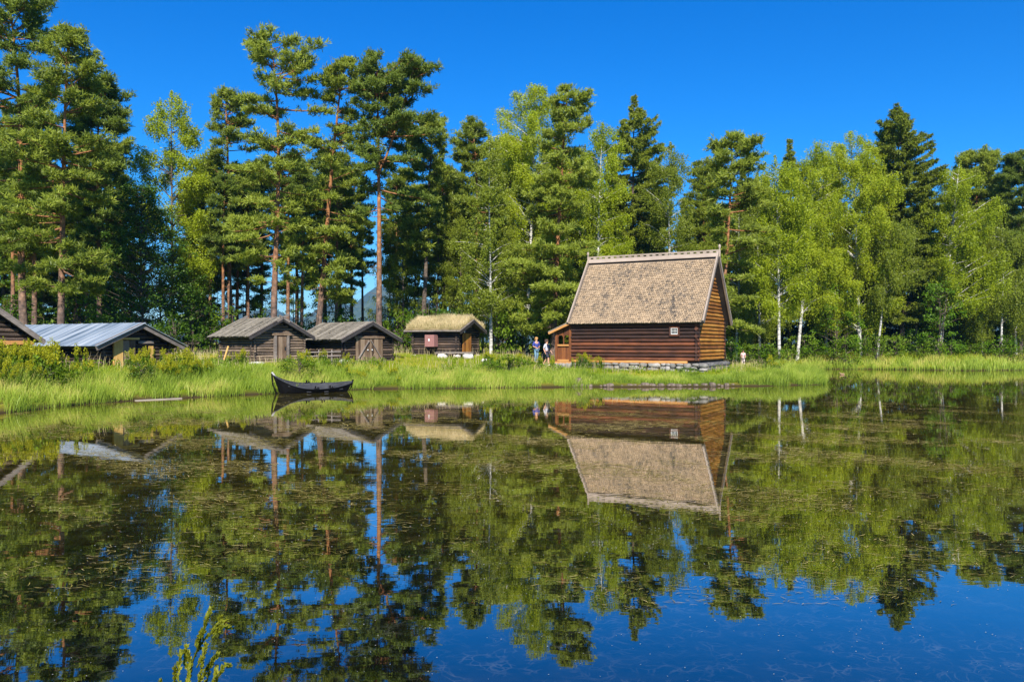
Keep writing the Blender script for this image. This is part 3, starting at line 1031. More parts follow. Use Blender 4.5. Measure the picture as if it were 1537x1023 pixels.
# ------------------------------------------------------------------ small log cabins
def cabin(label, name, px, D, base_z, a_deg, w, l, eave_z, peak_z, wall_mat, barge_mat, dia, seed, ov=0.45, ev=0.42):
    """local x runs back along the ridge (0 = front gable), local y across the gable from its left corner; front gable faces -x"""
    q = random.Random(seed)
    a = R(a_deg)
    root = empty(name, (PX(px, D), D, 0), 0)
    # local x -> (-sin a, cos a), local y -> (cos a, sin a) mirrored so use rotation where -x' faces the camera
    root.rotation_euler = (0, 0, a + math.pi / 2)
    tag(root, label, 'log cabin')
    # with this rotation local x = (-sin a, cos a); local y = (-cos a, -sin a): the gable runs along -y
    sl = (peak_z - eave_z) / (w / 2 + ev)
    n = int(math.ceil((eave_z + ev * sl - base_z) / dia))
    cl = lambda z: (-w - 0.15, 0.15) if z < eave_z + ev * sl - 0.12 else (-w + ((z + 0.1 - eave_z) / sl - ev), -((z + 0.1 - eave_z) / sl - ev)) if z < peak_z - 0.12 else None
    for fx in (0.0, l):
        m = MB(); log_rows(m, q, 'y', -w, 0, fx, base_z - dia / 2, n + 6, dia, 0.15, True, cl); m.build('log_wall', wall_mat, root)
    for fy in (0.0, -w):
        m = MB(); log_rows(m, q, 'x', 0, l, fy, base_z, n, dia, 0.17); m.build('log_wall', wall_mat, root)
    for cx, cy in ((0, 0), (0, -w), (l, 0), (l, -w)):
        m = MB()
        m.stone((cx, cy, base_z - 0.12), (0.5, 0.5, 0.36), q)
        m.build('corner_stone', 'pale_stone', root)
    m = MB()
    e_ = eave_z + (ev - 0.06) * sl - 0.06
    pv = []
    for x_ in (0.03, l - 0.03):
        pv += [(x_, -0.03, base_z - 0.05), (x_, -w + 0.03, base_z - 0.05), (x_, -w + 0.03, e_), (x_, -w / 2, peak_z - 0.10), (x_, -0.03, e_)]
    m.add(pv, [(0, 1, 2, 3, 4), (9, 8, 7, 6, 5), (0, 5, 6, 1), (1, 6, 7, 2), (2, 7, 8, 3), (3, 8, 9, 4), (4, 9, 5, 0)])
    m.build('inner_wall', 'gap', root)
    rf = MB()
    for ye in (ev, -w - ev):
        roof_slab(rf, -ov, l + ov, ye, eave_z, -w / 2, peak_z, 0.07)
    roof = rf.build('roof', 'dark_board', root)
    for xg in (-ov - 0.03, l + ov + 0.03):
        for ye in (ev + 0.08, -w - ev - 0.08):
            m = MB()
            m.beam((xg, ye, eave_z - 0.02), (xg, -w / 2, peak_z + 0.02), 0.055, 0.17)
            m.build('barge_board', barge_mat, root)
            m = MB()
            m.beam((xg + (0.03 if xg < 0 else -0.03), ye + 0.02, eave_z + 0.13), (xg + (0.03 if xg < 0 else -0.03), -w / 2, peak_z + 0.17), 0.11, 0.04)
            m.build('verge_board', 'grey_board', root)
    return root, roof, q, sl


def plank_cover(roof, q, l, w, ov, ev, eave_z, peak_z, pw=0.16, sag=0.03):
    m = MB()
    for ye in (ev + 0.06, -w - ev - 0.06):
        s = Vector((0, -w / 2 - ye, peak_z - eave_z + 0.02))
        Ls = s.length
        s.normalize()
        nr = Vector((0, -s.z, s.y))
        if nr.z < 0: nr = -nr
        x = -ov - 0.02
        while x < l + ov:
            ww = q.uniform(pw * 0.6, pw * 1.4)
            st = q.uniform(-0.06, 0.08)
            cut = q.uniform(0.25, 0.75) * Ls if q.random() < 0.6 else None
            segs = [(-st * 0.6, Ls + q.uniform(0, 0.06))] if cut is None else [(-st, cut + 0.15), (cut, Ls + q.uniform(0, 0.06))]
            for j, (s0, s1) in enumerate(segs):
                up = 0.095 + q.uniform(0, 0.03) + 0.025 * j
                p0 = Vector((x + ww / 2, ye, eave_z)) + s * s0 + nr * (up + 0.015)
                p1 = Vector((x + ww / 2 + q.uniform(-0.05, 0.05), ye, eave_z)) + s * s1 + nr * up
                m.beam(p0, p1, ww * 0.97, 0.035, nr)
            x += ww
    m.build('roof_planks', 'roof_plank', roof).name = 'plank_cover'


def vboards(name, mat, root, q, x, y0, y1, z0, z1, n, th=0.05):
    m = MB()
    wd = (y1 - y0) / n
    for k in range(n):
        m.box((x, y0 + wd * (k + 0.5), (z0 + z1) / 2 + q.uniform(-0.01, 0.01)), (th * q.uniform(0.8, 1.2), wd * 0.94, z1 - z0))
    return m.build(name, mat, root)


# cabin 1
c1, rf1, q, sl = cabin('grey log cabin with a plank door between pale posts, behind the black boat', 'log_cabin', 380, 45.0, 1.2, 47, 3.2, 3.7, 2.62, 3.68, 'grey_log', 'dark_board', 0.155, 11)
plank_cover(rf1, q, 3.7, 3.2, 0.45, 0.42, 2.62, 3.68)
d = vboards('door', 'door_board', c1, q, -0.16, -1.98, -1.36, 1.30, 2.72, 5)
m = MB(); m.box((-0.21, -1.90, 2.05), (0.04, 0.05, 0.18)); m.build('handle', 'iron', d)
for y in (-1.27, -2.08):
    m = MB(); m.box((-0.17, y, 2.0), (0.13, 0.14, 1.55)); m.build('door_post', 'grey_board', c1)
m = MB(); m.box((-0.17, -1.67, 2.86), (0.14, 1.25, 0.15)); m.build('lintel', 'door_board', c1)
for s0, yy in ((0.08, -1.6),):
    for xg in (-0.5, 4.15):
        m = MB(); m.beam((xg, -1.2, 3.57), (xg, -1.92, 3.99), 0.07, 0.12); m.build('crossed_board', 'grey_board', c1)
m = MB(); m.beam((-0.5, -2.0, 3.56), (-0.5, -1.35, 3.92), 0.07, 0.10); m.build('crossed_board', 'grey_board', c1)
m = MB(); m.box((-0.55, -1.65, 1.13), (0.55, 1.1, 0.12)); m.build('door_step', 'pale_stone', c1)
# cabin 2
c2, rf2, q, sl = cabin('dark brown log cabin with braced double doors, right beside the grey plank-door cabin', 'log_cabin', 516, 47.0, 1.22, 47, 3.5, 4.3, 2.46, 3.48, 'dark_log', 'dark_board', 0.16, 12)
plank_cover(rf2, q, 4.3, 3.5, 0.45, 0.42, 2.46, 3.48, 0.2)
for y0, y1, sg in ((-1.70, -0.75, 1), (-2.70, -1.74, -1)):
    d = vboards('door', 'door_board', c2, q, -0.16, y0, y1, 1.30, 2.62, 6)
    m = MB(); m.beam((-0.21, -1.72 + sg * 0.06, 2.5), (-0.21, -1.72 + sg * 0.85, 1.42), 0.05, 0.12, (1, 0, 0)); m.build('brace', 'grey_board', d)
    m = MB(); m.box((-0.23, -1.72 + sg * 0.16, 1.95), (0.04, 0.06, 0.07)); m.build('handle', 'white', d)
m = MB(); m.box((-0.17, -1.72, 2.70), (0.13, 2.2, 0.14)); m.build('lintel', 'door_board', c2)
# cabin 3
c3, rf3, q, sl = cabin('small black log cabin with a straw-coloured turf roof and orange door', 'log_cabin', 686, 54.0, 1.52, 66, 3.0, 3.35, 3.06, 3.80, 'dark_log', 'dark_board', 0.17, 13, 0.5, 0.40)
d = vboards('door', 'door_orange', c3, q, -0.16, -1.75, -0.50, 1.72, 3.02, 6)
m = MB(); m.box((-0.22, -0.75, 2.35), (0.04, 0.08, 0.08)); m.build('handle', 'iron', d)
m = MB(); m.stone((-0.21, -0.70, 3.12), (0.06, 0.12, 0.12), q); m.build('lamp_knob', 'white', c3)
m = MB(); m.box((1.75, 0.40, 2.52), (0.72, 0.52, 0.80)); bx = m.build('wall_box', 'pink', c3); bx['label'] = 'faded pink box hung on the side wall'
m = MB(); m.box((1.78, 0.672, 2.57), (0.10, 0.02, 0.16)); m.build('white_notice', 'white', bx)
for ye in (0.46, -3.46):
    m = MB(); m.log((-0.5, ye, 3.17), (3.85, ye, 3.17), 0.06, q); m.build('turf_log', 'grey_board', c3)
# turf: a soil layer and blades on it
m = MB()
for ye in (0.36, -3.36):
    roof_slab(m, -0.46, 3.81, ye, 3.18, -1.5, 3.90, 0.14)
M['turf_soil'] = rough_mat('dry_turf_soil', [(0.12, 0.11, 0.03), (0.26, 0.20, 0.09), (0.36, 0.28, 0.15)], 2.0, island=0.0)
turf = m.build('turf', 'turf_soil', rf3)
rg = np.random.default_rng(3)


def blades(P, hmin, hmax, wid, rg, lean=0.35, bias=(0, 0), patch=0.0):
    """curved grass blades, each two quads and a tip"""
    n = len(P)
    h = rg.uniform(hmin, hmax, n)
    if patch:
        h *= 1 + patch * (wob(P[:, 0] * 1.7, P[:, 1] * 1.7) + 0.6 * wob(P[:, 0] * 4.3 + 3, P[:, 1] * 3.9))
    az = rg.uniform(0, 2 * math.pi, n)
    ln = rg.uniform(0.05, lean, n) * h
    dirx, diry = np.cos(az) * ln + bias[0] * h, np.sin(az) * ln + bias[1] * h
    fa = rg.uniform(-0.9, 0.9, n)
    sx, sy = np.cos(fa) * wid / 2, np.sin(fa) * wid / 2
    w = rg.uniform(0.6, 1.2, n)
    V = np.zeros((n, 5, 3))
    for k, (t, ww) in enumerate(((0, 1.0), (0.55, 0.75))):
        cx = P[:, 0] + dirx * t * t
        cy = P[:, 1] + diry * t * t
        cz = P[:, 2] + h * t
        V[:, 2 * k] = np.stack([cx - sx * ww * w, cy - sy * ww * w, cz], -1)
        V[:, 2 * k + 1] = np.stack([cx + sx * ww * w, cy + sy * ww * w, cz], -1)
    V[:, 4] = np.stack([P[:, 0] + dirx, P[:, 1] + diry, P[:, 2] + h * 0.95], -1)
    i = np.arange(n)[:, None] * 5
    quads = i + np.array([[0, 1, 3, 2]])
    tris = i + np.array([[2, 3, 4]])
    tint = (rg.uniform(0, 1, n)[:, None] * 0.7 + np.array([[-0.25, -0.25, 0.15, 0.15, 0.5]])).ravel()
    return V.reshape(-1, 3), tris, quads, tint


def turf_pts(n):
    x = rg.uniform(-0.46, 3.81, n)
    y = rg.uniform(-3.36, 0.36, n)
    z = 3.20 + 0.16 + (1 - np.abs(y + 1.5) / 1.86) * 0.72
    return np.stack([x, y, z], -1)


V, T, Q, ti = blades(turf_pts(12000), 0.12, 0.42, 0.020, rg, 0.65, (0.1, 0), 0.3)
link('turf_grass', mesh_np('turf_grass', V, T, Q, ti), 'turf', rf3)

# stone bench in front of the turf cabin
bench = empty('stone_bench', (PX(683, 52.4), 52.4, 0), R(-8))
tag(bench, 'low plank bench on two pale stone blocks in front of the orange cabin door', 'bench')
m = MB(); m.box((0, 0, 1.73), (2.5, 0.5, 0.09)); m.build('seat', 'grey_board', bench)
for x in (-0.85, 0.9):
    m = MB(); m.stone((x, 0, 1.50), (0.70, 0.55, 0.42), q); m.build('support', 'pale_stone', bench)

# tin roofed shed
def tin_shed():
    px, D, bz, a_deg, w, l, ez, pz = 152, 37.0, 1.0, 60, 3.5, 9.6, 2.10, 3.12
    root, roof, q, sl = cabin('long low log shed with a blue-grey tin roof and a new yellow door frame', 'log_shed', px, D, bz, a_deg, w, l, ez, pz, 'dark_log', 'grey_board', 0.17, 14, 0.5, 0.5)
    root['category'] = 'shed'
    m = MB()
    for ye in (0.58, -w - 0.58):
        s = Vector((0, -w / 2 - ye, pz - ez + 0.02)); Ls = s.length; s.normalize()
        nr = Vector((0, -s.z, s.y)); nr = -nr if nr.z < 0 else nr
        x = -0.62
        while x < l + 0.55:
            up = 0.115 + q.uniform(0, 0.02)
            ext = 0.16 if ye > 0 else 0.02
            p0 = Vector((x + 0.42, ye, ez)) + nr * up - s * q.uniform(0, 0.04)
            p1 = Vector((x + 0.42, ye, ez)) + s * (Ls + ext) + nr * up
            m.beam(p0, p1, 0.90, 0.018, nr)
            m.beam(p0 + Vector((0.42, 0, 0)) + nr * 0.02, p1 + Vector((0.42, 0, 0)) + nr * 0.02, 0.05, 0.03, nr)
            x += 0.84
    tag(m.build('tin_cover', 'tin', roof), 'blue-grey tin sheets')
    d = vboards('door', 'door_board', root, q, -0.15, -1.62, -0.98, 1.05, 2.45, 4)
    for y, wd in ((-0.72, 0.46),):
        m = MB(); m.box((-0.17, y, 1.75), (0.10, wd, 1.5)); m.build('door_board', 'new_board', root)
    m = MB(); m.box((-0.17, -1.12, 2.55), (0.12, 1.36, 0.10)); m.build('lintel', 'new_board', root)
    m = MB(); m.box((-0.17, -2.45, 1.75), (0.10, 0.20, 0.9)); m.build('door_board', 'new_board', root)
    m = MB(); m.box((-0.15, -2.20, 2.38), (0.08, 0.8, 0.12)); m.build('beam', 'grey_board', root)
    return root


tin_shed()
c0, rf0, q, sl = cabin('dark brown log shed with a sloping board verge, cut off by the picture edge', 'log_shed', -105, 33.0, 1.0, 52, 3.6, 4.5, 2.36, 4.10, 'dark_log', 'grey_board', 0.2, 15, 0.5, 0.5)
c0['category'] = 'shed'
plank_cover(rf0, q, 4.5, 3.6, 0.5, 0.5, 2.36, 4.10)
m = MB(); m.box((-0.17, -1.9, 2.36), (0.10, 3.9, 0.17)); m.build('beam', 'porch_light', c0)

# ------------------------------------------------------------------ rowing boat
def make_boat():
    bow = Vector((PX(408, 37.2), 37.2)); stern = Vector((PX(528, 39.3), 39.3))
    ax = stern - bow
    L = ax.length
    root = empty('rowing_boat', (bow.x, bow.y, -0.03), math.atan2(ax.y, ax.x))
    root.rotation_euler.x = R(10)
    tag(root, 'black tarred wooden rowing boat with a raised bow, moored at the grassy bank', 'boat')
    ns, nk = 25, 9
    def sec(t):
        bm_ = 0.66 * (math.sin(math.pi * min(1, max(0, (0.06 + 0.94 * t)) ** 0.85 * 0.97))) ** 0.75
        if t > 0.985: bm_ = 0.03
        if t < 0.02: bm_ = 0.02
        g = 0.33 + 0.58 * max(0, 1 - t / 0.52) ** 2.3 + 0.17 * max(0, (t - 0.62) / 0.38) ** 2
        kz = -0.16 + 0.42 * max(0, 1 - t / 0.14) ** 2 + 0.30 * max(0, (t - 0.88) / 0.12) ** 2
        return bm_, g, kz
    def shell(inset):
        rows = []
        for i in range(ns):
            t = i / (ns - 1)
            bm_, g, kz = sec(t)
            bm_ = max(0.005, bm_ - inset); kz += inset * 1.2
            rake = -0.0
            row = []
            for k in range(nk):
                u = -1 + 2 * k / (nk - 1)
                y = bm_ * math.copysign(abs(u) ** 0.75, u)
                z = kz + (g - kz) * abs(u) ** 1.7
                x = L * t + (0.28 * (1 - abs(u) ** 1.7) * max(0, 1 - t / 0.14) - 0.16 * (1 - abs(u) ** 1.7) * max(0, (t - 0.88) / 0.12))
                row.append((x, y, z))
            rows.append(row)
        return rows
    def surf(rows, flip):
        vs = [p for r in rows for p in r]
        fs = []
        for i in range(ns - 1):
            for k in range(nk - 1):
                a = i * nk + k
                f = (a, a + 1, a + nk + 1, a + nk)
                fs.append(f if not flip else f[::-1])
        return vs, fs
    o, inn = shell(0), shell(0.035)
    m = MB(); v, f = surf(o, True); m.add(v, f, True); hull = m.build('hull', 'boat', root)
    m = MB(); v, f = surf(inn, False); m.add(v, f, True); m.build('inner_planking', 'boat_in', hull)
    for side in (0, nk - 1):
        m = MB(); m.tube([Vector(r[side]) + Vector((0, 0, 0.008)) for r in o], 0.026, 6); m.build('gunwale', 'boat_in', root)
    m = MB(); g0 = sec(0)
    m.tube([(0.36, 0, -0.10), (0.18, 0, 0.12), (0.03, 0, 0.45), (-0.03, 0, 0.80), (-0.035, 0, 1.0)], [0.03, 0.035, 0.038, 0.04, 0.042], 8)
    m.build('stem', 'boat', root)
    m = MB()
    m.tube([(-0.03, 0.0, 1.02), (0.10, -0.10, 0.84), (0.30, -0.22, 0.70), (0.55, -0.33, 0.60)], [0.05, 0.036, 0.03, 0.02], 6)
    m.tube([(-0.03, 0.0, 1.02), (0.10, 0.10, 0.86), (0.28, 0.20, 0.73)], [0.05, 0.036, 0.02], 6)
    m.build('worn_edge', 'boat_edge', root)
    m = MB(); m.tube([(L - 0.20, 0, -0.05), (L - 0.03, 0, 0.25), (L + 0.02, 0, 0.60)], [0.03, 0.035, 0.045], 8); m.build('sternpost', 'boat', root)
    for t, dz in ((0.18, 0.0), (0.40, -0.07), (0.62, -0.07), (0.82, -0.06)):
        bm_, g, kz = sec(t)
        m = MB(); m.box((L * t, 0, g - 0.08 + dz), (0.20, bm_ * 2 * 0.93, 0.035)); m.build('thwart', 'boat_in', root)
    for t in (0.30, 0.52, 0.73):
        bm_, g, kz = sec(t)
        m = MB(); m.tube([(L * t, bm_ * (0.93 * math.copysign(abs(u) ** 0.75, u)), kz + 0.06 + (g - kz - 0.05) * abs(u) ** 1.7) for u in np.linspace(-1, 1, 11)], 0.022, 6); m.build('rib', 'boat_in', root)
    for t in (0.47, 0.66):
        for sg in (1, -1):
            bm_, g, kz = sec(t)
            m = MB(); m.box((L * t, sg * bm_, g + 0.07), (0.06, 0.04, 0.16)); m.box((L * t + 0.12, sg * bm_, g + 0.05), (0.05, 0.04, 0.11)); m.box((L * t + 0.05, sg * bm_, g + 0.02), (0.28, 0.05, 0.04))
            m.build('rowlock', 'boat', root)
    return root


make_boat()

# ------------------------------------------------------------------ people
def person(label, loc, rz, height, J, wear, hair, shoes):
    """skinned body; J holds joints of a 1.75 m figure facing -y"""
    root = empty('person', loc, rz)
    k = height / 1.75
    root.scale = (k, k, k)
    tag(root, label, 'person')
    def skin(name, mat, verts, edges, rads, parent, lev=1):
        me = bpy.data.meshes.new(name)
        me.from_pydata(verts, edges, [])
        o = link(name, me, mat, parent)
        md = o.modifiers.new('Skin', 'SKIN')
        md.use_smooth_shade = True
        for i, r in enumerate(rads):
            d = me.skin_vertices[0].data[i]
            d.radius = r if hasattr(r, '__len__') else (r, r)
            d.use_root = (i == 0)
        if lev:
            o.modifiers.new('Sub', 'SUBSURF').levels = lev
            o.modifiers['Sub'].render_levels = lev
        return o
    V, E, Rr, ix = [], [], [], {}
    def add(n, p, r, parent=None):
        ix[n] = len(V); V.append(p); Rr.append(r)
        if parent: E.append((ix[parent], ix[n]))
    add('pelvis', (0, 0, 0.95), (0.145, 0.10))
    add('waist', (0, 0, 1.10), (0.13, 0.09), 'pelvis')
    add('chest', (0, 0.01, 1.32), (0.155, 0.105), 'waist')
    add('neck', (0, 0.0, 1.48), 0.055, 'chest')
    add('jaw', (0, -0.02, 1.56), 0.068, 'neck')
    add('brow', (0, -0.02, 1.65), 0.085, 'jaw')
    add('crown', (0, -0.01, 1.71), 0.062, 'brow')
    add('nose', (0, -0.115, 1.60), 0.014, 'brow')
    for s in ('l', 'r'):
        j = J[s]
        sg = -1 if s == 'l' else 1
        add('sh' + s, (sg * 0.18, 0.01, 1.41), 0.058, 'chest')
        add('el' + s, j['el'], 0.042, 'sh' + s)
        add('wr' + s, j['wr'], 0.028, 'el' + s)
        e, w = Vector(j['el']), Vector(j['wr'])
        d = (w - e).normalized()
        add('pa' + s, tuple(w + d * 0.06), (0.036, 0.018), 'wr' + s)
        lat = d.cross(Vector((0, 0, 1)) if abs(d.z) < 0.8 else Vector((0, 1, 0))).normalized()
        for f in range(4):
            b0 = w + d * 0.10 + lat * (0.018 * (f - 1.5))
            add('fa%s%d' % (s, f), tuple(b0), 0.009, 'pa' + s)
            add('fb%s%d' % (s, f), tuple(b0 + (d + Vector((0, -0.4, 0))).normalized() * (0.055 + 0.012 * (f in (1, 2)))), 0.007, 'fa%s%d' % (s, f))
        add('th' + s, tuple(w + d * 0.07 + lat * 0.05), 0.010, 'pa' + s)
        add('hp' + s, (sg * 0.09, 0, 0.90), 0.085, 'pelvis')
        add('kn' + s, j['kn'], 0.056, 'hp' + s)
        add('an' + s, j['an'], 0.036, 'kn' + s)
        a = Vector(j['an'])
        add('to' + s, (a.x, a.y - 0.16, max(0.03, a.z - 0.06)), 0.032, 'an' + s)
    body = skin('body', 'skin', V, E, Rr, root)
    P = lambda n: V[ix[n]]
    for nm, mat, chain, gr in wear:
        vv, ee, rr = [], [], []
        idm = {}
        for a, b, t in chain:
            for n_ in (a,):
                if n_ not in idm:
                    idm[n_] = len(vv); vv.append(P(n_)); r = Rr[ix[n_]]; rr.append(tuple(q_ + gr for q_ in r) if hasattr(r, '__len__') else r + gr)
            pa, pb = Vector(P(a)), Vector(P(b))
            key = b if t >= 1 else b + '*'
            if key not in idm:
                idm[key] = len(vv); vv.append(tuple(pa.lerp(pb, min(1, t))))
                r = Rr[ix[b]]; rr.append(tuple(q_ + gr for q_ in r) if hasattr(r, '__len__') else r + gr)
            ee.append((idm[a], idm[key]))
        skin(nm, mat, vv, ee, rr, root)
    m = MB()
    m.stone((0, 0.005, 1.685), (0.205, 0.235, 0.17), random.Random(2)); m.stone((0, 0.055, 1.62), (0.19, 0.14, 0.2), random.Random(3))
    m.build('hair', hair, root)
    for s in ('l', 'r'):
        a = Vector(J[s]['an']); m = MB()
        m.stone((a.x, a.y - 0.06, max(0.045, a.z - 0.05)), (0.11, 0.28, 0.11), random.Random(4)); m.build('shoe', shoes, root)
    return root


top = [('waist', 'chest', 1), ('chest', 'shl', 1), ('chest', 'shr', 1)]
sleeves = [('shl', 'ell', 1), ('shr', 'elr', 1)]
longs = [('ell', 'wrl', 0.9), ('elr', 'wrr', 0.9)]
legs = [('pelvis', 'hpl', 1), ('pelvis', 'hpr', 1), ('hpl', 'knl', 1), ('hpr', 'knr', 1)]
shin = [('knl', 'anl', 1), ('knr', 'anr', 1)]
shirt_base = [('pelvis', 'waist', 1)]
D = 54.5; x = PX(805, D)
person('person in a blue shirt and light jeans, arms bent in front, left of the porch', (x, D, gz(x, D)), R(25), 1.72,
       {'l': {'el': (-0.25, 0.02, 1.13), 'wr': (-0.10, -0.20, 1.05), 'kn': (-0.10, -0.08, 0.50), 'an': (-0.10, 0.04, 0.09)},
        'r': {'el': (0.25, 0.02, 1.13), 'wr': (0.09, -0.22, 1.06), 'kn': (0.10, 0.02, 0.50), 'an': (0.11, 0.14, 0.10)}},
       [('shirt', 'blue_shirt', shirt_base + top + sleeves, 0.018), ('trousers', 'jeans', legs + shin, 0.022)], 'hair_fair', 'shoe')
D = 53.0; x = PX(820.5, D)
person('person in a pale grey top and dark shorts walking beside the porch', (x, D, gz(x, D)), R(60), 1.75,
       {'l': {'el': (-0.24, 0.10, 1.15), 'wr': (-0.27, -0.02, 0.92), 'kn': (-0.10, -0.18, 0.52), 'an': (-0.10, -0.22, 0.09)},
        'r': {'el': (0.24, -0.06, 1.15), 'wr': (0.24, -0.20, 0.96), 'kn': (0.10, 0.08, 0.50), 'an': (0.10, 0.30, 0.14)}},
       [('top', 'pale_shirt', shirt_base + top + sleeves, 0.025), ('shorts', 'navy', legs, 0.03)], 'hair_dark', 'shoe')
D = 61.0; x = PX(1115.5, D)
person('child in a pink top and black and white trousers on the lawn', (x, D, gz(x, D)), R(-10), 1.16,
       {'l': {'el': (-0.26, 0.0, 1.14), 'wr': (-0.20, -0.16, 0.98), 'kn': (-0.10, -0.03, 0.50), 'an': (-0.10, 0.0, 0.09)},
        'r': {'el': (0.26, 0.0, 1.14), 'wr': (0.22, -0.14, 0.98), 'kn': (0.10, 0.0, 0.50), 'an': (0.10, 0.04, 0.09)}},
       [('top', 'pink_shirt', shirt_base + top + sleeves, 0.03), ('trousers', 'pattern', legs + shin, 0.035)], 'hair_dark', 'navy')

# ------------------------------------------------------------------ trees
def tube_np(paths, rads, sides):
    """many tubes at once: paths list of (n,3)"""
    Vs, Qs, off = [], [], 0
    an = np.linspace(0, 2 * math.pi, sides, endpoint=False)
    for p, r in zip(paths, rads):
        n = len(p)
        t = np.gradient(p, axis=0)
        t = unit(t)
        up = np.where(np.abs(t[:, 2:3]) < 0.9, np.array([[0, 0, 1.0]]), np.array([[1.0, 0, 0]]))
        e1 = unit(np.cross(t, up))
        e2 = np.cross(t, e1)
        ring = p[:, None, :] + r[:, None, None] * (np.cos(an)[None, :, None] * e1[:, None, :] + np.sin(an)[None, :, None] * e2[:, None, :])
        Vs.append(ring.reshape(-1, 3))
        i = np.arange(n - 1)[:, None] * sides
        k = np.arange(sides)[None, :]
        k2 = (k + 1) % sides
        Qs.append((np.stack([i + k, i + k2, i + k2 + sides, i + k + sides], -1) + off).reshape(-1, 4))
        off += n * sides
    return np.concatenate(Vs), np.concatenate(Qs)


def needles(P, Dv, ln, k, wid, rg):
    """bottle-brush shoots: k needle sprays round each shoot direction"""
    n = len(P)
    P = np.repeat(P, k, 0); Dv = np.repeat(Dv, k, 0); ln = np.repeat(ln, k)
    m = n * k
    rv = unit(rg.normal(size=(m, 3)))
    side = unit(rv - (rv * Dv).sum(1, keepdims=True) * Dv)
    b = P + Dv * (ln * rg.uniform(-0.1, 0.7, m))[:, None]
    d = unit(Dv * rg.uniform(0.35, 1.0, (m, 1)) + side * rg.uniform(0.5, 1.0, (m, 1)))
    tip = b + d * (ln * rg.uniform(0.55, 1.0, m))[:, None]
    wv = unit(np.cross(d, unit(np.array([[0.05, -0.75, 0.65]]) + 0.55 * rg.normal(size=(m, 3))))) * (wid * rg.uniform(0.6, 1.25, m))[:, None]
    V = np.stack([b - wv * 0.45, b + wv * 0.45, b + (tip - b) * 0.55 + wv * 0.75, tip, b + (tip - b) * 0.55 - wv * 0.75], 1)
    i = np.arange(m)[:, None] * 5
    return V.reshape(-1, 3), i + np.array([[0, 1, 2], [4, 2, 3]]).reshape(1, 6)[:, 3:6], i + np.array([[0, 1, 2, 4]]), np.repeat(rg.uniform(0, 1, n), k * 5)


def leaves(P, size, rg, up=0.5, droop=0.0):
    """diamond leaves of random turn, mostly facing up and out"""
    n = len(P)
    nrm = unit(0.8 * rg.normal(size=(n, 3)) + np.array([[0, -0.5, up]]))
    a = unit(np.cross(nrm, unit(rg.normal(size=(n, 3)))))
    if droop:
        a = unit(a + np.array([[0, 0, -droop]]))
    b = unit(np.cross(nrm, a))
    s = (size * rg.uniform(0.65, 1.25, n))[:, None]
    V = np.stack([P - a * s * 0.5, P + b * s * 0.33, P + a * s * 0.5, P - b * s * 0.33], 1).reshape(-1, 3)
    return V, np.arange(n * 4).reshape(-1, 4), np.repeat(rg.uniform(0, 1, n), 4)


class Outline:
    """crown outline: half widths left and right of the trunk as a function of height fraction"""
    def __init__(s, rows, H):
        rows = sorted(rows)
        s.t = np.array([r[0] for r in rows]); s.l = np.array([r[1] for r in rows]); s.r = np.array([r[2] for r in rows])
        s.H = H
        s.zmin, s.zmax = s.t[0], s.t[-1]

    def rad(s, z, az):
        l, r = np.interp(z, s.t, s.l), np.interp(z, s.t, s.r)
        c = np.cos(az)
        k = 0.5 + 0.5 * c
        side = l * (1 - k) + r * k
        return np.maximum(0.1, side)


def trunk_path(H, lean, rg, n=14, wig=0.02):
    t = np.linspace(0, 1, n)
    w = rg.normal(size=(2, 3)) * wig
    p = np.stack([lean * t + H * (w[0, 0] * np.sin(3 * t) * t + w[0, 1] * np.sin(6 * t) * 0.3 * t * (1 - t)), H * (w[1, 0] * np.sin(3 * t) * t), H * t], -1)
    return p


def at_path(p, z):
    return np.stack([np.interp(z, p[:, 2], p[:, 0]), np.interp(z, p[:, 2], p[:, 1]), z], -1)


def limbs(base, az, el, ln, rg, curve, n=6):
    """branch paths bending up (curve > 0) or down"""
    s = np.linspace(0, 1, n)
    out = []
    for i in range(len(base)):
        h = np.array([math.cos(az[i]), math.sin(az[i]), 0])
        e = el[i]
        horiz = ln[i] * s * math.cos(e)
        vert = ln[i] * (s * math.sin(e) + curve[i] * s * s)
        wob_ = rg.normal(size=3) * 0.05 * ln[i]
        out.append(base[i] + h[None] * horiz[:, None] + np.array([0, 0, 1.0])[None] * vert[:, None] + wob_[None] * (np.sin(s * 3.1) * s)[:, None])
    return out


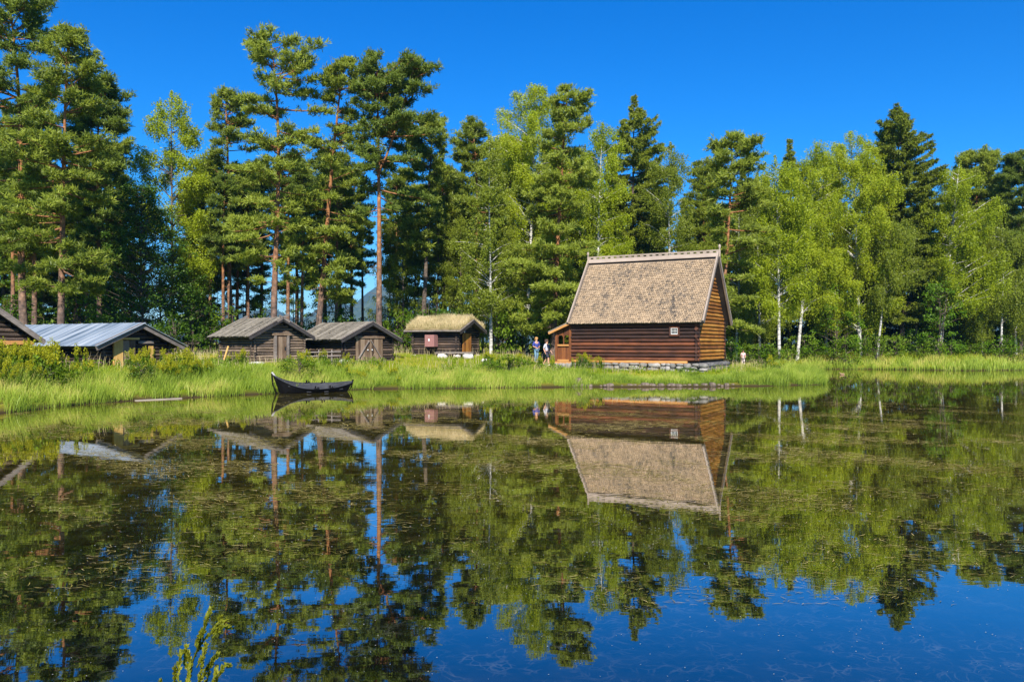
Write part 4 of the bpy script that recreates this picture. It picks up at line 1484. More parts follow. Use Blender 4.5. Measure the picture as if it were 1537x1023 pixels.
def make_pine(H, ol, lean, seed, dens=1.0, r0=None, fork=None, whorl=False, dead=True, point=1.5):
    rg = np.random.default_rng(seed)
    H = H - 0.95                      # the uppermost shoots reach above the leader
    tp = trunk_path(H, lean, rg)
    r0 = r0 or 0.0105 * H + 0.03
    tr = r0 * (1 - 0.86 * np.linspace(0, 1, len(tp)) ** 0.9)
    paths, rads = [tp], [tr]
    trunks = [(tp, ol.zmin, 1.0)]
    if fork:
        zf, fx, fz = fork
        s = np.linspace(0, 1, 8)
        b = at_path(tp, np.array([zf]))[0]
        fp = np.stack([b[0] + (fx - b[0]) * s ** 0.8, b[1] + 0.4 * s, b[2] + (fz - b[2]) * s], -1)
        paths.append(fp); rads.append(np.interp(zf, tp[:, 2], tr) * 0.8 * (1 - 0.8 * s))
        trunks.append((fp, zf + 2, 0.75))
    SP, SD, SL = [], [], []
    for tpath, z0, kk in trunks:
        ztop = tpath[-1, 2]
        nb = int((ztop - z0) * 9.5 * dens * kk) + 16
        z = np.sort(np.concatenate([rg.uniform(z0, ztop - 0.2, nb - 16), ztop - 3.2 * rg.uniform(0, 1, 16) ** 1.3]))
        if whorl: z = 0.45 * np.round(z / 0.45) + rg.normal(size=nb) * 0.08
        z = np.clip(z, z0, ztop - 0.05)
        az = rg.uniform(0, 2 * math.pi, nb)
        b = at_path(tpath, z)
        fr = (z - z0) / max(1e-3, ztop - z0)
        rad = ol.rad(z, az) * rg.uniform(0.62, 1.16, nb) * kk
        el = np.radians(-10 + 34 * fr ** 1.8 + rg.normal(size=nb) * 9)
        rad = np.maximum(rad * np.minimum(1, 0.22 + (ztop - z) / point), 0.32)
        bl = rad / np.cos(np.clip(el, -0.3, 1.0)) * 0.94
        cur = rg.uniform(0.02, 0.16, nb)
        lp = limbs(b, az, el, bl, rg, cur)
        for p, L_ in zip(lp, bl):
            if p[-1, 2] > H + 0.30 - 0.12 * abs(p[-1, 0] - lean): continue
            paths.append(p); rads.append((0.012 + 0.016 * L_) * (1 - 0.8 * np.linspace(0, 1, len(p))))
        for p, L_, a in zip(lp, bl, az):
            nt_ = max(5, int(8.5 * L_ * dens ** 0.5))
            s = rg.uniform(0.22, 1.0, nt_) ** 0.8
            q_ = np.stack([np.interp(s, np.linspace(0, 1, len(p)), p[:, c]) for c in range(3)], -1)
            la = a + rg.choice([-1, 1], nt_) * rg.uniform(0.3, 1.3, nt_)
            tl = rg.uniform(0.22, 0.80, nt_) * min(1.0, 0.35 + L_ * 0.28) * (1.25 - 0.55 * s)
            td = np.stack([np.cos(la), np.sin(la), rg.uniform(-0.12, 0.38, nt_)], -1)
            td = unit(td)
            ns = 7
            u = rg.uniform(0.45, 1.0, (nt_, ns))
            pos = q_[:, None, :] + td[:, None, :] * (tl[:, None] * u)[..., None] + rg.normal(size=(nt_, ns, 3)) * np.array([0.13, 0.13, 0.075])
            dd = unit(td[:, None, :] * 0.7 + np.array([0, 0, 0.55]) + rg.normal(size=(nt_, ns, 3)) * 0.35)
            SP.append(pos.reshape(-1, 3)); SD.append(dd.reshape(-1, 3))
    # dead stubs on the bare trunk
    if dead:
        nd_ = int(ol.zmin * 1.0)
        zd = rg.uniform(0.35 * ol.zmin, ol.zmin, nd_)
        lp = limbs(at_path(tp, zd), rg.uniform(0, 6.28, nd_), rg.uniform(-0.3, 0.3, nd_), rg.uniform(0.3, 1.1, nd_), rg, rg.uniform(-0.3, 0.1, nd_), 4)
        for p in lp: paths.append(p); rads.append(np.linspace(0.022, 0.008, 4))
    P = np.concatenate(SP); Dv = np.concatenate(SD)
    keep = P[:, 2] < H + 0.55 - 0.25 * rg.uniform(0, 1, len(P)) - 0.12 * np.abs(P[:, 0] - lean)
    P, Dv = P[keep], Dv[keep]
    ln = rg.uniform(0.22, 0.42, len(P))
    V, T, Q, ti = needles(P, Dv, ln, 6, 0.036, rg)
    TV, TQ = tube_np(paths[:1], rads[:1], 9)
    LV, LQ = tube_np(paths[1:], rads[1:], 4)
    return (mesh_np('trunk', np.concatenate([TV, LV]), quads=np.concatenate([TQ, LQ + len(TV)]), smooth=True), mesh_np('crown', V, T, Q, ti))


def make_spruce(H, ol, lean, seed, dens=1.0, droop=0.25, up_tip=0.25, point=4.0):
    rg = np.random.default_rng(seed)
    tp = trunk_path(H, lean, rg, wig=0.004)
    tr = (0.009 * H + 0.03) * (1 - 0.93 * np.linspace(0, 1, len(tp)))
    paths, rads = [tp], [tr]
    zs = []
    z = ol.zmin
    while z < H - 0.25:
        zs += [z + rg.normal() * 0.05 for _ in range(int(round(6 * dens)))]
        z += 0.38
    zs += [H - 0.12] * 3
    z = np.clip(np.array(zs), ol.zmin, H - 0.05); nb = len(z)
    az = rg.uniform(0, 2 * math.pi, nb)
    rad = ol.rad(z, az) * rg.uniform(0.55, 1.12, nb) * np.minimum(1, 0.05 + (H - z) / point)
    fr = (z - ol.zmin) / (H - ol.zmin)
    el = np.radians(-16 + 55 * fr ** 2.2 + rg.normal(size=nb) * 7)
    bl = np.maximum(0.10, rad / np.cos(np.clip(el, -0.5, 0.9)))
    lp = limbs(at_path(tp, z), az, el, bl, rg, np.where(fr < 0.85, up_tip * rg.uniform(0.2, 1, nb), 0.1), 5)
    SP, SD = [], []
    for p, L_, a in zip(lp, bl, az):
        paths.append(p); rads.append((0.008 + 0.010 * L_) * (1 - 0.85 * np.linspace(0, 1, len(p))))
        n_ = max(8, int(42 * L_ * dens))
        s = rg.uniform(0.12, 1.0, n_) ** 0.75
        q_ = np.stack([np.interp(s, np.linspace(0, 1, len(p)), p[:, c]) for c in range(3)], -1)
        sgn = rg.choice([-1, 1], n_)
        la = a + sgn * rg.uniform(0.35, 1.1, n_)
        off = rg.uniform(0.0, 0.42, n_) * (1.15 - 0.85 * s) * min(1.4, L_)
        td = np.stack([np.cos(la), np.sin(la), -droop + rg.normal(size=n_) * 0.2], -1)
        td = unit(td)
        SP.append(q_ + td * off[:, None]); SD.append(unit(td + rg.normal(size=(n_, 3)) * 0.25))
    P = np.concatenate(SP); Dv = np.concatenate(SD)
    V, T, Q, ti = needles(P, Dv, rg.uniform(0.18, 0.36, len(P)), 5, 0.045, rg)
    TV, TQ = tube_np(paths[:1], rads[:1], 8)
    LV, LQ = tube_np(paths[1:], rads[1:], 3)
    return (mesh_np('trunk', np.concatenate([TV, LV]), quads=np.concatenate([TQ, LQ + len(TV)]), smooth=True), mesh_np('crown', V, T, Q, ti))


def make_birch(H, ol, lean, seed, dens=1.0, leaf=0.13, weep=1.25, r0=None):
    rg = np.random.default_rng(seed)
    tp = trunk_path(H, lean, rg, wig=0.012)
    r0 = r0 or 0.0072 * H + 0.03
    tr = r0 * (1 - 0.92 * np.linspace(0, 1, len(tp)) ** 0.85)
    paths, rads = [tp], [tr]
    hc = H - ol.zmin
    nb = int(hc * 6.6)
    z = np.sort(rg.uniform(ol.zmin, H - 0.2, nb))
    az = rg.uniform(0, 2 * math.pi, nb)
    rad = ol.rad(z, az) * rg.uniform(0.45, 1.15, nb)
    el = np.radians(rg.uniform(18, 48, nb))
    rise = rad * np.tan(el) * 0.75
    zb = np.maximum(ol.zmin * 0.85, z - rise)
    bl = np.maximum(0.35, rad / np.cos(el))
    lp = limbs(at_path(tp, zb), az, el, bl, rg, rg.uniform(-0.28, -0.08, nb), 7)
    SP = []
    for p, L_, a in zip(lp, bl, az):
        paths.append(p); rads.append((0.010 + 0.011 * L_) * (1 - 0.85 * np.linspace(0, 1, len(p))))
        ns = max(6, int(29.0 * L_ * dens))
        s = rg.uniform(0.25, 1.0, ns) ** 0.7
        q_ = np.stack([np.interp(s, np.linspace(0, 1, len(p)), p[:, c]) for c in range(3)], -1)
        la = a + rg.normal(size=ns) * 0.9
        sub = rg.uniform(0.05, 0.55, ns) * min(1.2, L_)
        q_ = q_ + np.stack([np.cos(la), np.sin(la), rg.uniform(-0.1, 0.5, ns)], -1) * sub[:, None]
        cl = rg.integers(0, max(2, ns // 7), ns)          # hanging twigs gather into tassels
        q_ = q_[cl] + rg.normal(size=(ns, 3)) * np.array([0.20, 0.20, 0.09])
        sl_ = rg.uniform(0.25, 1.25, ns) * weep
        nl = 11
        u = np.linspace(0, 1, nl)[None, :] + rg.uniform(-0.04, 0.04, (ns, nl))
        sw = rg.normal(size=(ns, 2)) * 0.16
        pos = q_[:, None, :] + np.stack([sw[:, 0:1] * u + rg.normal(size=(ns, nl)) * 0.06, sw[:, 1:2] * u + rg.normal(size=(ns, nl)) * 0.06, -sl_[:, None] * u + 0.05 * rg.normal(size=(ns, nl))], -1)
        SP.append(pos.reshape(-1, 3))
    zt = rg.uniform(0, 1, 420)
    lead = at_path(tp, H - 0.05 - zt * 2.6) + rg.normal(size=(420, 3)) * (0.05 + 0.22 * zt[:, None]) * np.array([1, 1, 0.6])
    SP.append(lead)
    P = np.concatenate(SP)
    P = P[P[:, 2] > 0.6]
    V, Q, ti = leaves(P, leaf, rg, 0.45, 0.5)
    TV, TQ = tube_np(paths[:1], rads[:1], 8)
    LV, LQ = tube_np(paths[1:], rads[1:], 3)
    return (mesh_np('trunk', np.concatenate([TV, LV]), quads=np.concatenate([TQ, LQ + len(TV)]), smooth=True), mesh_np('crown', V, None, Q, ti))


def make_broadleaf(H, ol, lean, seed, dens=1.0, leaf=0.14, stems=1):
    rg = np.random.default_rng(seed)
    paths, rads, SP = [], [], []
    for st in range(stems):
        tp = trunk_path(H * rg.uniform(0.8, 1), lean + (0 if st == 0 else rg.normal() * H * 0.2), rg, 9, 0.03)
        paths.append(tp); rads.append((0.008 * H + 0.02) * (1 - 0.9 * np.linspace(0, 1, 9)))
    tp = paths[0]
    hc = H - ol.zmin
    wmean = float(np.mean(ol.l + ol.r) / 2)
    nc = max(12, int(hc * wmean * 9 * dens))
    z = rg.uniform(ol.zmin, tp[-1, 2], nc)
    az = rg.uniform(0, 2 * math.pi, nc)
    rad = ol.rad(z, az) * np.sqrt(rg.uniform(0.12, 1.0, nc))
    b = at_path(tp, np.maximum(0.05, z - rad * 0.5))
    cc = at_path(tp, z) + np.stack([np.cos(az) * rad, np.sin(az) * rad, np.zeros(nc)], -1)
    s = np.linspace(0, 1, 4)
    for i in range(0, nc, 2):
        paths.append(b[i] + (cc[i] - b[i])[None] * s[:, None]); rads.append(np.linspace(0.03, 0.006, 4))
    nl = 34
    sz = rg.uniform(0.22, 0.5, nc) * (0.6 + 0.12 * min(5, wmean))
    pos = cc[:, None, :] + rg.normal(size=(nc, nl, 3)) * (sz[:, None, None] * np.array([0.75, 0.75, 0.42]))
    P = pos.reshape(-1, 3)
    P = P[P[:, 2] > 0.05]
    V, Q, ti = leaves(P, leaf, rg, 0.8, 0.15)
    TV, TQ = tube_np(paths, rads, 5)
    return (mesh_np('trunk', TV, quads=TQ, smooth=True), mesh_np('crown', V, None, Q, ti))


NTREE = [0]


def plant_tree(name, cat, label, px, D, top, rows, kind, leafmat, barkmat, group=None, base_z=None, **kw):
    """a tree at its place: base column px at distance D; rows give the crown outline in pixels of the photograph, turned into metres"""
    NTREE[0] += 1
    x0 = PX(px, D)
    z0 = gz(x0, D) - 0.1 if base_z is None else base_z
    H = PZ(top[1], D) - z0
    lean = PX(top[0], D) - x0
    rr = []
    for py, xl, xr in rows:
        z = PZ(py, D) - z0
        tx = PX(px, D) + lean * z / H
        rr.append((z, max(0.1, tx - PX(xl, D)), max(0.1, PX(xr, D) - tx)))
    ol = Outline(rr, H)
    ol.zmin = max(0.3, ol.zmin)
    tm, cm = kind(H, ol, lean, 100 + NTREE[0] * 7, **kw)
    root = empty(name, (x0, D, z0))
    tag(root, label, cat, group)
    link('trunk', tm, barkmat, root)
    link('crown', cm, leafmat, root)
    return root


def hero(*a, **k): return plant_tree(*a, **k)


PI_, SP_, BI_, BR_ = make_pine, make_spruce, make_birch, make_broadleaf
hero('pine_tree', 'tree', 'very tall dark pine cut off by the left picture edge, above the dark shed', 38, 50, (8, -40),
     [(-40, 0, 14), (10, -50, 55), (60, -60, 70), (150, -80, 75), (240, -80, 60), (330, -60, 50), (420, -50, 60)], PI_, 'pine_dark', 'bark_pine', dens=0.65)
hero('pine_tree', 'tree', 'tall bushy light-green pine standing right behind the tin roof', 90, 47, (102, 25),
     [(25, 92, 112), (60, 66, 142), (110, 55, 145), (160, 42, 155), (200, 36, 182), (250, 15, 172), (290, 12, 165), (330, 5, 188), (380, 22, 165), (440, 30, 140)], PI_, 'pine', 'bark_pine', dens=0.62)
hero('pine_tree', 'tree', 'dark pine half hidden behind the bushy pine at the tin roof', 150, 58, (150, 105),
     [(105, 142, 160), (130, 118, 186), (200, 110, 196), (300, 108, 204), (400, 110, 200)], PI_, 'pine_dark', 'bark_pine')
hero('alder_tree', 'tree', 'dense very dark round-leaved tree behind the right end of the tin roof', 215, 58, (215, 262),
     [(262, 205, 225), (300, 170, 242), (350, 150, 282), (400, 140, 302), (460, 132, 314), (505, 128, 322)], BR_, 'leaf_dark', 'bark_spruce', leaf=0.16, dens=1.7)
hero('birch_tree', 'tree', 'airy slender birch rising above the dark round-leaved tree', 260, 64, (257, 135),
     [(135, 250, 264), (170, 225, 282), (200, 198, 298), (260, 192, 314), (330, 198, 322), (400, 205, 322), (460, 210, 330)], BI_, 'birch', 'bark_spruce', dens=0.75, weep=0.8)
hero('pine_tree', 'tree', 'pale green pine standing behind the left side of the tallest open-crowned pine', 348, 66, (338, 122),
     [(122, 330, 346), (170, 316, 372), (230, 312, 384), (300, 316, 402), (370, 312, 402), (420, 322, 392)], PI_, 'pine', 'bark_pine', dens=0.6)
hero('pine_tree', 'tree', 'tallest open-crowned pine with a straight orange trunk behind the grey cabin', 411, 54, (404, 42),
     [(42, 376, 412), (72, 362, 482), (110, 355, 474), (135, 356, 490), (160, 342, 482), (185, 326, 480), (215, 332, 474), (260, 328, 472), (300, 340, 462), (340, 330, 444), (380, 346, 434), (425, 376, 428)], PI_, 'pine', 'bark_pine', dens=0.5)
hero('pine_tree', 'tree', 'tall pine leaning right, its trunk behind the braced-door cabin', 474, 58, (516, 75),
     [(75, 508, 525), (110, 492, 546), (150, 488, 548), (200, 466, 542), (250, 452, 546), (300, 452, 552), (350, 448, 548), (400, 452, 546), (450, 460, 530)], PI_, 'pine', 'bark_pine', dens=0.55)
zf = 13.0
hero('pine_tree', 'tree', 'tall forked pine between the braced-door cabin and the turf-roofed cabin', 569, 56, (564, 62),
     [(62, 556, 572), (90, 542, 606), (130, 536, 636), (170, 532, 640), (200, 528, 652), (250, 528, 648), (300, 534, 638), (330, 545, 610)], PI_, 'pine_dark', 'bark_pine', dens=0.6, fork=(zf, 2.45, 21.2))
hero('pine_tree', 'tree', 'slim pine with a bent bushy top above the turf-roofed cabin', 632, 64, (650, 160),
     [(160, 640, 658), (195, 608, 674), (230, 604, 666), (280, 600, 660), (330, 600, 660), (390, 604, 650)], PI_, 'pine', 'bark_spruce', dens=0.75)
hero('larch_tree', 'tree', 'slender conical larch just right of the turf-roofed cabin', 714, 68, (708, 168),
     [(168, 704, 713), (200, 688, 730), (240, 678, 738), (280, 673, 748), (330, 672, 752), (390, 678, 752)], PI_, 'pine', 'bark_pine', dens=0.9)
hero('birch_tree', 'tree', 'thin pale-stemmed birch between the turf-roofed cabin and the people', 737, 60, (735, 205),
     [(205, 726, 745), (260, 702, 762), (330, 690, 772), (400, 682, 776), (470, 692, 766)], BI_, 'birch_grey', 'bark_birch', dens=0.55, weep=0.8)
hero('birch_tree', 'tree', 'tall full birch just left of the big pine beside the log house', 790, 74, (802, 125),
     [(125, 788, 816), (150, 752, 832), (200, 732, 844), (260, 722, 852), (330, 726, 852), (400, 736, 852), (480, 756, 842)], BI_, 'birch', 'bark_birch')
hero('pine_tree', 'tree', 'big bushy pine standing at the left end of the log house roof', 829, 61, (852, 118),
     [(118, 846, 858), (150, 834, 878), (190, 822, 892), (240, 798, 894), (290, 796, 894), (330, 786, 888), (370, 758, 892), (410, 752, 892), (440, 752, 882), (490, 768, 872)], PI_, 'pine', 'bark_pine', dens=0.72)
hero('birch_tree', 'tree', 'birch with a pale stem behind the left half of the shingle roof', 893, 72, (905, 183),
     [(183, 893, 917), (220, 878, 938), (300, 868, 948), (380, 868, 942), (450, 878, 932)], BI_, 'birch', 'bark_birch')
hero('spruce_tree', 'tree', 'pointed spruce rising behind the middle of the shingle roof', 948, 78, (952, 143),
     [(143, 950, 955), (180, 930, 976), (230, 913, 1002), (300, 908, 1012), (400, 903, 1012)], SP_, 'spruce', 'bark_spruce')
hero('birch_tree', 'tree', 'thin airy birch behind the right half of the shingle roof', 1010, 72, (1008, 212),
     [(212, 996, 1020), (250, 978, 1042), (320, 973, 1048), (400, 973, 1042), (460, 980, 1036)], BI_, 'birch_grey', 'bark_birch', dens=0.65)
hero('pine_tree', 'tree', 'pine with a bare orange stem right behind the right roof finial', 1076, 60, (1098, 190),
     [(190, 1092, 1108), (220, 1062, 1138), (270, 1050, 1144), (320, 1056, 1150), (380, 1086, 1154), (430, 1084, 1152), (490, 1088, 1142)], PI_, 'pine', 'bark_pine', dens=0.65)
hero('birch_tree', 'tree', 'birch with the brightest white stem, first birch right of the child', 1170, 65, (1163, 232),
     [(232, 1152, 1178), (270, 1138, 1202), (330, 1128, 1218), (400, 1128, 1218), (462, 1138, 1206)], BI_, 'birch', 'bark_birch')
hero('birch_tree', 'tree', 'birch with a slim leaning white stem, second birch right of the child', 1196, 76, (1226, 214),
     [(214, 1214, 1238), (250, 1194, 1264), (330, 1184, 1284), (420, 1184, 1274), (465, 1190, 1252)], BI_, 'birch', 'bark_birch')
hero('spruce_tree', 'tree', 'thin spruce whose pointed tip shows above the white-stemmed birches', 1186, 84, (1186, 208),
     [(208, 1184, 1188), (240, 1174, 1198), (300, 1163, 1209), (420, 1152, 1218)], SP_, 'spruce', 'bark_spruce')
hero('birch_tree', 'tree', 'widest bright yellow-green birch left of the tall dark spruce', 1292, 77, (1276, 196),
     [(196, 1258, 1292), (225, 1232, 1312), (270, 1222, 1334), (330, 1212, 1348), (400, 1212, 1348), (450, 1222, 1334), (492, 1238, 1312)], BI_, 'birch', 'bark_birch', dens=1.1)
hero('birch_tree', 'tree', 'short grey-green birch in front of the tall dark spruce', 1315, 75.5, (1342, 325),
     [(325, 1325, 1358), (360, 1308, 1384), (400, 1302, 1390), (455, 1304, 1372)], BI_, 'birch_grey', 'bark_birch')
hero('spruce_tree', 'tree', 'tallest dark olive spruce on the right-hand shore', 1355, 79, (1346, 155),
     [(155, 1340, 1352), (190, 1304, 1382), (230, 1302, 1408), (280, 1306, 1418), (330, 1306, 1414), (400, 1298, 1412), (470, 1308, 1402)], SP_, 'spruce', 'bark_spruce', dens=1.15, point=5.5)
hero('birch_tree', 'tree', 'birch with pale bare limbs showing, right of the tall dark spruce', 1408, 77, (1442, 240),
     [(240, 1424, 1458), (280, 1408, 1484), (340, 1398, 1504), (400, 1396, 1514), (455, 1416, 1512)], BI_, 'birch', 'bark_birch', r0=0.26)
hero('birch_tree', 'tree', 'small birch with a forked white stem near the right picture edge', 1503, 77, (1502, 330),
     [(330, 1480, 1524), (380, 1468, 1534), (440, 1476, 1538), (475, 1484, 1532)], BI_, 'birch_grey', 'bark_birch')
hero('pine_tree', 'tree', 'pine with an orange stem behind the pale-limbed birch', 1464, 84, (1462, 215),
     [(215, 1458, 1466), (250, 1438, 1492), (300, 1428, 1502), (420, 1428, 1508)], PI_, 'pine', 'bark_pine')
hero('spruce_tree', 'tree', 'dark spruce tip just right of the orange-stemmed pine', 1484, 88, (1482, 226),
     [(226, 1479, 1486), (260, 1466, 1502), (320, 1455, 1512), (430, 1450, 1518)], SP_, 'spruce', 'bark_spruce')
hero('pine_tree', 'tree', 'pine with a thick grey trunk at the right picture edge', 1531, 80, (1542, 215),
     [(215, 1535, 1552), (250, 1514, 1582), (330, 1500, 1592), (420, 1500, 1592), (465, 1510, 1580)], PI_, 'pine_dark', 'bark_spruce')
hero('rowan_tree', 'tree', 'low fresh-green leafy tree at the water below the pale-limbed birch', 1410, 74.5, (1412, 412),
     [(412, 1402, 1420), (450, 1388, 1442), (500, 1382, 1448), (528, 1392, 1438)], BR_, 'leaf_bright', 'bark_spruce', leaf=0.17, stems=2)
hero('alder_tree', 'tree', 'low fresh-green leafy tree between the white birch stems and the widest birch', 1255, 76, (1255, 425),
     [(425, 1245, 1265), (460, 1225, 1290), (500, 1222, 1296), (530, 1232, 1286)], BR_, 'leaf_bright', 'bark_spruce', leaf=0.17, stems=2)


# fillers: shared meshes
def proto(kind, H, shape, seed, **kw):
    rows = [(z * H, w * H, w * H * 0.95) for z, w in shape]
    return kind(H, Outline(rows, H), 0.2, seed, **kw)


CON = [(0.06, 0.13), (0.2, 0.15), (0.5, 0.11), (0.8, 0.055), (1.0, 0.006)]
BIR = [(0.16, 0.08), (0.3, 0.15), (0.6, 0.16), (0.85, 0.09), (1.0, 0.02)]
BPIN = [(0.24, 0.05), (0.32, 0.12), (0.6, 0.13), (0.85, 0.08), (1.0, 0.012)]
POLE = [(0.50, 0.05), (0.62, 0.10), (0.8, 0.09), (0.95, 0.05), (1.0, 0.015)]
AIRY = [(0.12, 0.08), (0.3, 0.12), (0.6, 0.12), (0.85, 0.07), (1.0, 0.015)]
PROTO = {
    'spruce': [proto(SP_, 20, CON, 901), proto(SP_, 20, CON, 902)],
    'birch': [proto(BI_, 19, BIR, 911, dens=0.85), proto(BI_, 19, BIR, 912, dens=0.85)],
    'pole': [proto(PI_, 20, POLE, 921, dens=0.7), proto(PI_, 20, POLE, 922, dens=0.7)],
    'bushy': [proto(PI_, 20, BPIN, 925, dens=0.75), proto(PI_, 20, BPIN, 926, dens=0.75)],
    'airy': [proto(BI_, 15, AIRY, 931, dens=0.5, weep=0.7), proto(BI_, 15, AIRY, 932, dens=0.45, weep=0.7)],
}
PM = {'spruce': ('spruce', 'bark_spruce', 20), 'birch': ('birch_grey', 'bark_birch', 19), 'pole': ('pine_dark', 'bark_pine', 20), 'bushy': ('pine', 'bark_pine', 20), 'airy': ('birch_grey', 'bark_spruce', 15)}
FNAME = {'spruce': 'spruce_tree', 'birch': 'birch_tree', 'pole': 'pine_tree', 'bushy': 'pine_tree', 'airy': 'birch_tree'}
FLAB = {'spruce': ('dark spruce deep in the crowded wood behind the front row of trees', 'spruces deep in the wood'),
        'birch': ('birch deep in the crowded wood behind the front row of trees', 'birches deep in the wood'),
        'pole': ('thin bare-stemmed pine in the shade behind the cabins', 'thin pines in the shade behind the cabins'),
        'bushy': ('bushy pine standing in the second row behind the tall front pines', 'bushy pines in the second row'),
        'airy': ('young airy birch with sky showing through, in the gap behind the turf-roofed cabin', 'young birches behind the turf-roofed cabin')}


def filler(kind, px, D, top_py, k):
    pr = PROTO[kind][k % len(PROTO[kind])]
    lm, bm_, H0 = PM[kind]
    x = PX(px, D)
    z = gz(x, D) - 0.1
    o = empty(FNAME[kind], (x, D, z), random.uniform(0, 6.28))
    s = (PZ(top_py, D) - z) / H0
    o.scale = (s, s, s)
    tag(o, FLAB[kind][0], 'tree', FLAB[kind][1])
    link('trunk', pr[0], bm_, o)
    link('crown', pr[1], lm, o)


random.seed(21)
for k, (px, D, t) in enumerate([(5, 66, 150), (60, 70, 180), (120, 72, 200), (185, 74, 235), (300, 76, 290), (840, 84, 190), (870, 88, 230), (925, 90, 240), (985, 88, 250), (1030, 92, 290), (1060, 84, 262),
                                (1120, 80, 240), (1150, 90, 262), (1215, 92, 260), (1250, 88, 250), (1320, 92, 250), (1385, 90, 262), (1425, 94, 270), (1450, 90, 280), (1510, 92, 268), (1555, 84, 250)]):
    filler('spruce', px, D, t, k)
for k, (px, D, t) in enumerate([(765, 82, 200), (815, 86, 220), (880, 82, 215), (965, 84, 260), (1045, 80, 300), (1105, 74, 290), (1140, 76, 255), (1240, 80, 235), (1300, 86, 245), (1375, 84, 300), (1430, 82, 290), (1475, 78, 320), (1525, 80, 300)]):
    filler('birch', px, D, t, k)
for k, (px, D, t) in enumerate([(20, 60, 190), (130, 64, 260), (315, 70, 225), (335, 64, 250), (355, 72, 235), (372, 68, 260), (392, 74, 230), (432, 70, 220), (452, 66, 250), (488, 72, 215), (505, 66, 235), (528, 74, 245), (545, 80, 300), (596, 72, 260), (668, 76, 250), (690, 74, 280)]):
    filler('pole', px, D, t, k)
for k, (px, D, t) in enumerate([(585, 70, 330), (606, 66, 300), (622, 72, 330), (655, 68, 290), (675, 70, 330), (694, 66, 320), (725, 72, 300), (748, 74, 290), (762, 68, 330)]):
    filler('airy', px, D, t, k)

for k, (px, D, t) in enumerate([(52, 62, 120), (112, 66, 230), (305, 72, 235), (372, 74, 245), (445, 74, 225), (512, 74, 215), (610, 74, 240), (668, 72, 235), (690, 78, 262), (738, 76, 230), (768, 80, 190), (1060, 76, 230), (1128, 78, 262)]):
    filler('bushy', px, D, t, k)
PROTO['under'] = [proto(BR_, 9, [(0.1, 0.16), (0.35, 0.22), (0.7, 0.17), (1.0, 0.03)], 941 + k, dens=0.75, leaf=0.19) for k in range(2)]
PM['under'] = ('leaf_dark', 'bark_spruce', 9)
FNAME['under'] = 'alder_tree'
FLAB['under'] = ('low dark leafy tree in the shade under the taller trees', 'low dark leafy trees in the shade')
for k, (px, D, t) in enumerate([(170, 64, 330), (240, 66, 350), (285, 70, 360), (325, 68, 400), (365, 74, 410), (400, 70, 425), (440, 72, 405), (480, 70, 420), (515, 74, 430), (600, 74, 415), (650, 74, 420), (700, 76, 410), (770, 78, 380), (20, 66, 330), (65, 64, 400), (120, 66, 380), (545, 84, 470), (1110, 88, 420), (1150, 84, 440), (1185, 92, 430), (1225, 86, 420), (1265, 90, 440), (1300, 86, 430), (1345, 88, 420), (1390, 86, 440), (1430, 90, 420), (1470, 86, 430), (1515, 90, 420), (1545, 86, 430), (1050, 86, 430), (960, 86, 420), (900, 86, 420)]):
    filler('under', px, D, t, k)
# ------------------------------------------------------------------ bushes
BUSH = [(0.02, 0.34), (0.25, 0.52), (0.55, 0.50), (0.85, 0.30), (1.0, 0.08)]
BP = [proto(BR_, 2.0, BUSH, 951 + k, dens=2.6, leaf=0.12, stems=3) for k in range(3)]


def bush(px, D, top_py, wpx, mat, label, group, k):
    x = PX(px, D)
    z = gz(x, D) - 0.05
    o = empty('bush', (x, D, z), random.uniform(0, 6.28))
    h = (PZ(top_py, D) - z) / 2.0
    w = wpx * D / FPX / 2.1
    o.scale = (w, w, max(0.2, h))
    tag(o, label, 'bush', group)
    tm = BP[k % 3][0]
    link('stem', tm, 'bark_spruce', o)
    cm = BP[k % 3][1]
    if M[mat].name not in [mm.name for mm in cm.materials]:
        cm = cm.copy(); cm.materials.clear()
    link('foliage', cm, mat, o)


G1 = ('leafy green bush in the thicket along the foot of the far shore trees', 'bushes at the foot of the far shore trees')
for k, px in enumerate(range(1098, 1560, 22)):
    bush(px + random.uniform(-6, 6), random.uniform(74, 78) if px > 1205 else random.uniform(62, 66), random.uniform(492, 522), random.uniform(34, 60), ('leaf_bright', 'herb', 'herb')[k % 3], G1[0], G1[1], k)
G2 = ('dark green bush filling the shade behind the cabins', 'dark bushes behind the cabins')
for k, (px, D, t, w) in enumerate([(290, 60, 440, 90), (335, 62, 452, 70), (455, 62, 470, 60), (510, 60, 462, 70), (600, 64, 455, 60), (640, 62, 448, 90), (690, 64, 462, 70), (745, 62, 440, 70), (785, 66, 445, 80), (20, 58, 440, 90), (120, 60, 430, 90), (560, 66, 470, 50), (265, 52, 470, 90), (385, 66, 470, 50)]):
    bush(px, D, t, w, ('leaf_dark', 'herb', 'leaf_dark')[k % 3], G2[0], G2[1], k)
bush(762, 46.5, 531, 74, 'herb', 'broad low green bush on the bank below the people', None, 0)
bush(735, 46, 539, 40, 'leaf_bright', 'small green bush on the bank left of the broad low one', None, 1)
bush(1032, 45.6, 548, 34, 'leaf_bright', 'small fern-green bush in front of the stone base of the log house', None, 2)
bush(1150, 52, 540, 44, 'herb', 'green bush on the grassy point right of the log house', None, 0)
bush(1172, 49.5, 548, 36, 'leaf_bright', 'bright bush nearest the tip of the grassy point', None, 1)
bush(874, 49.8, 531, 20, 'leaf_dark', 'small dark bush at the corner between the porch and the dark log wall', None, 1)
bush(450, 40.6, 531, 66, 'herb', 'leafy bush on the bank above the black boat', None, 2)
bush(505, 43.6, 540, 40, 'leaf_bright', 'small leafy bush on the bank below the braced double doors', None, 0)
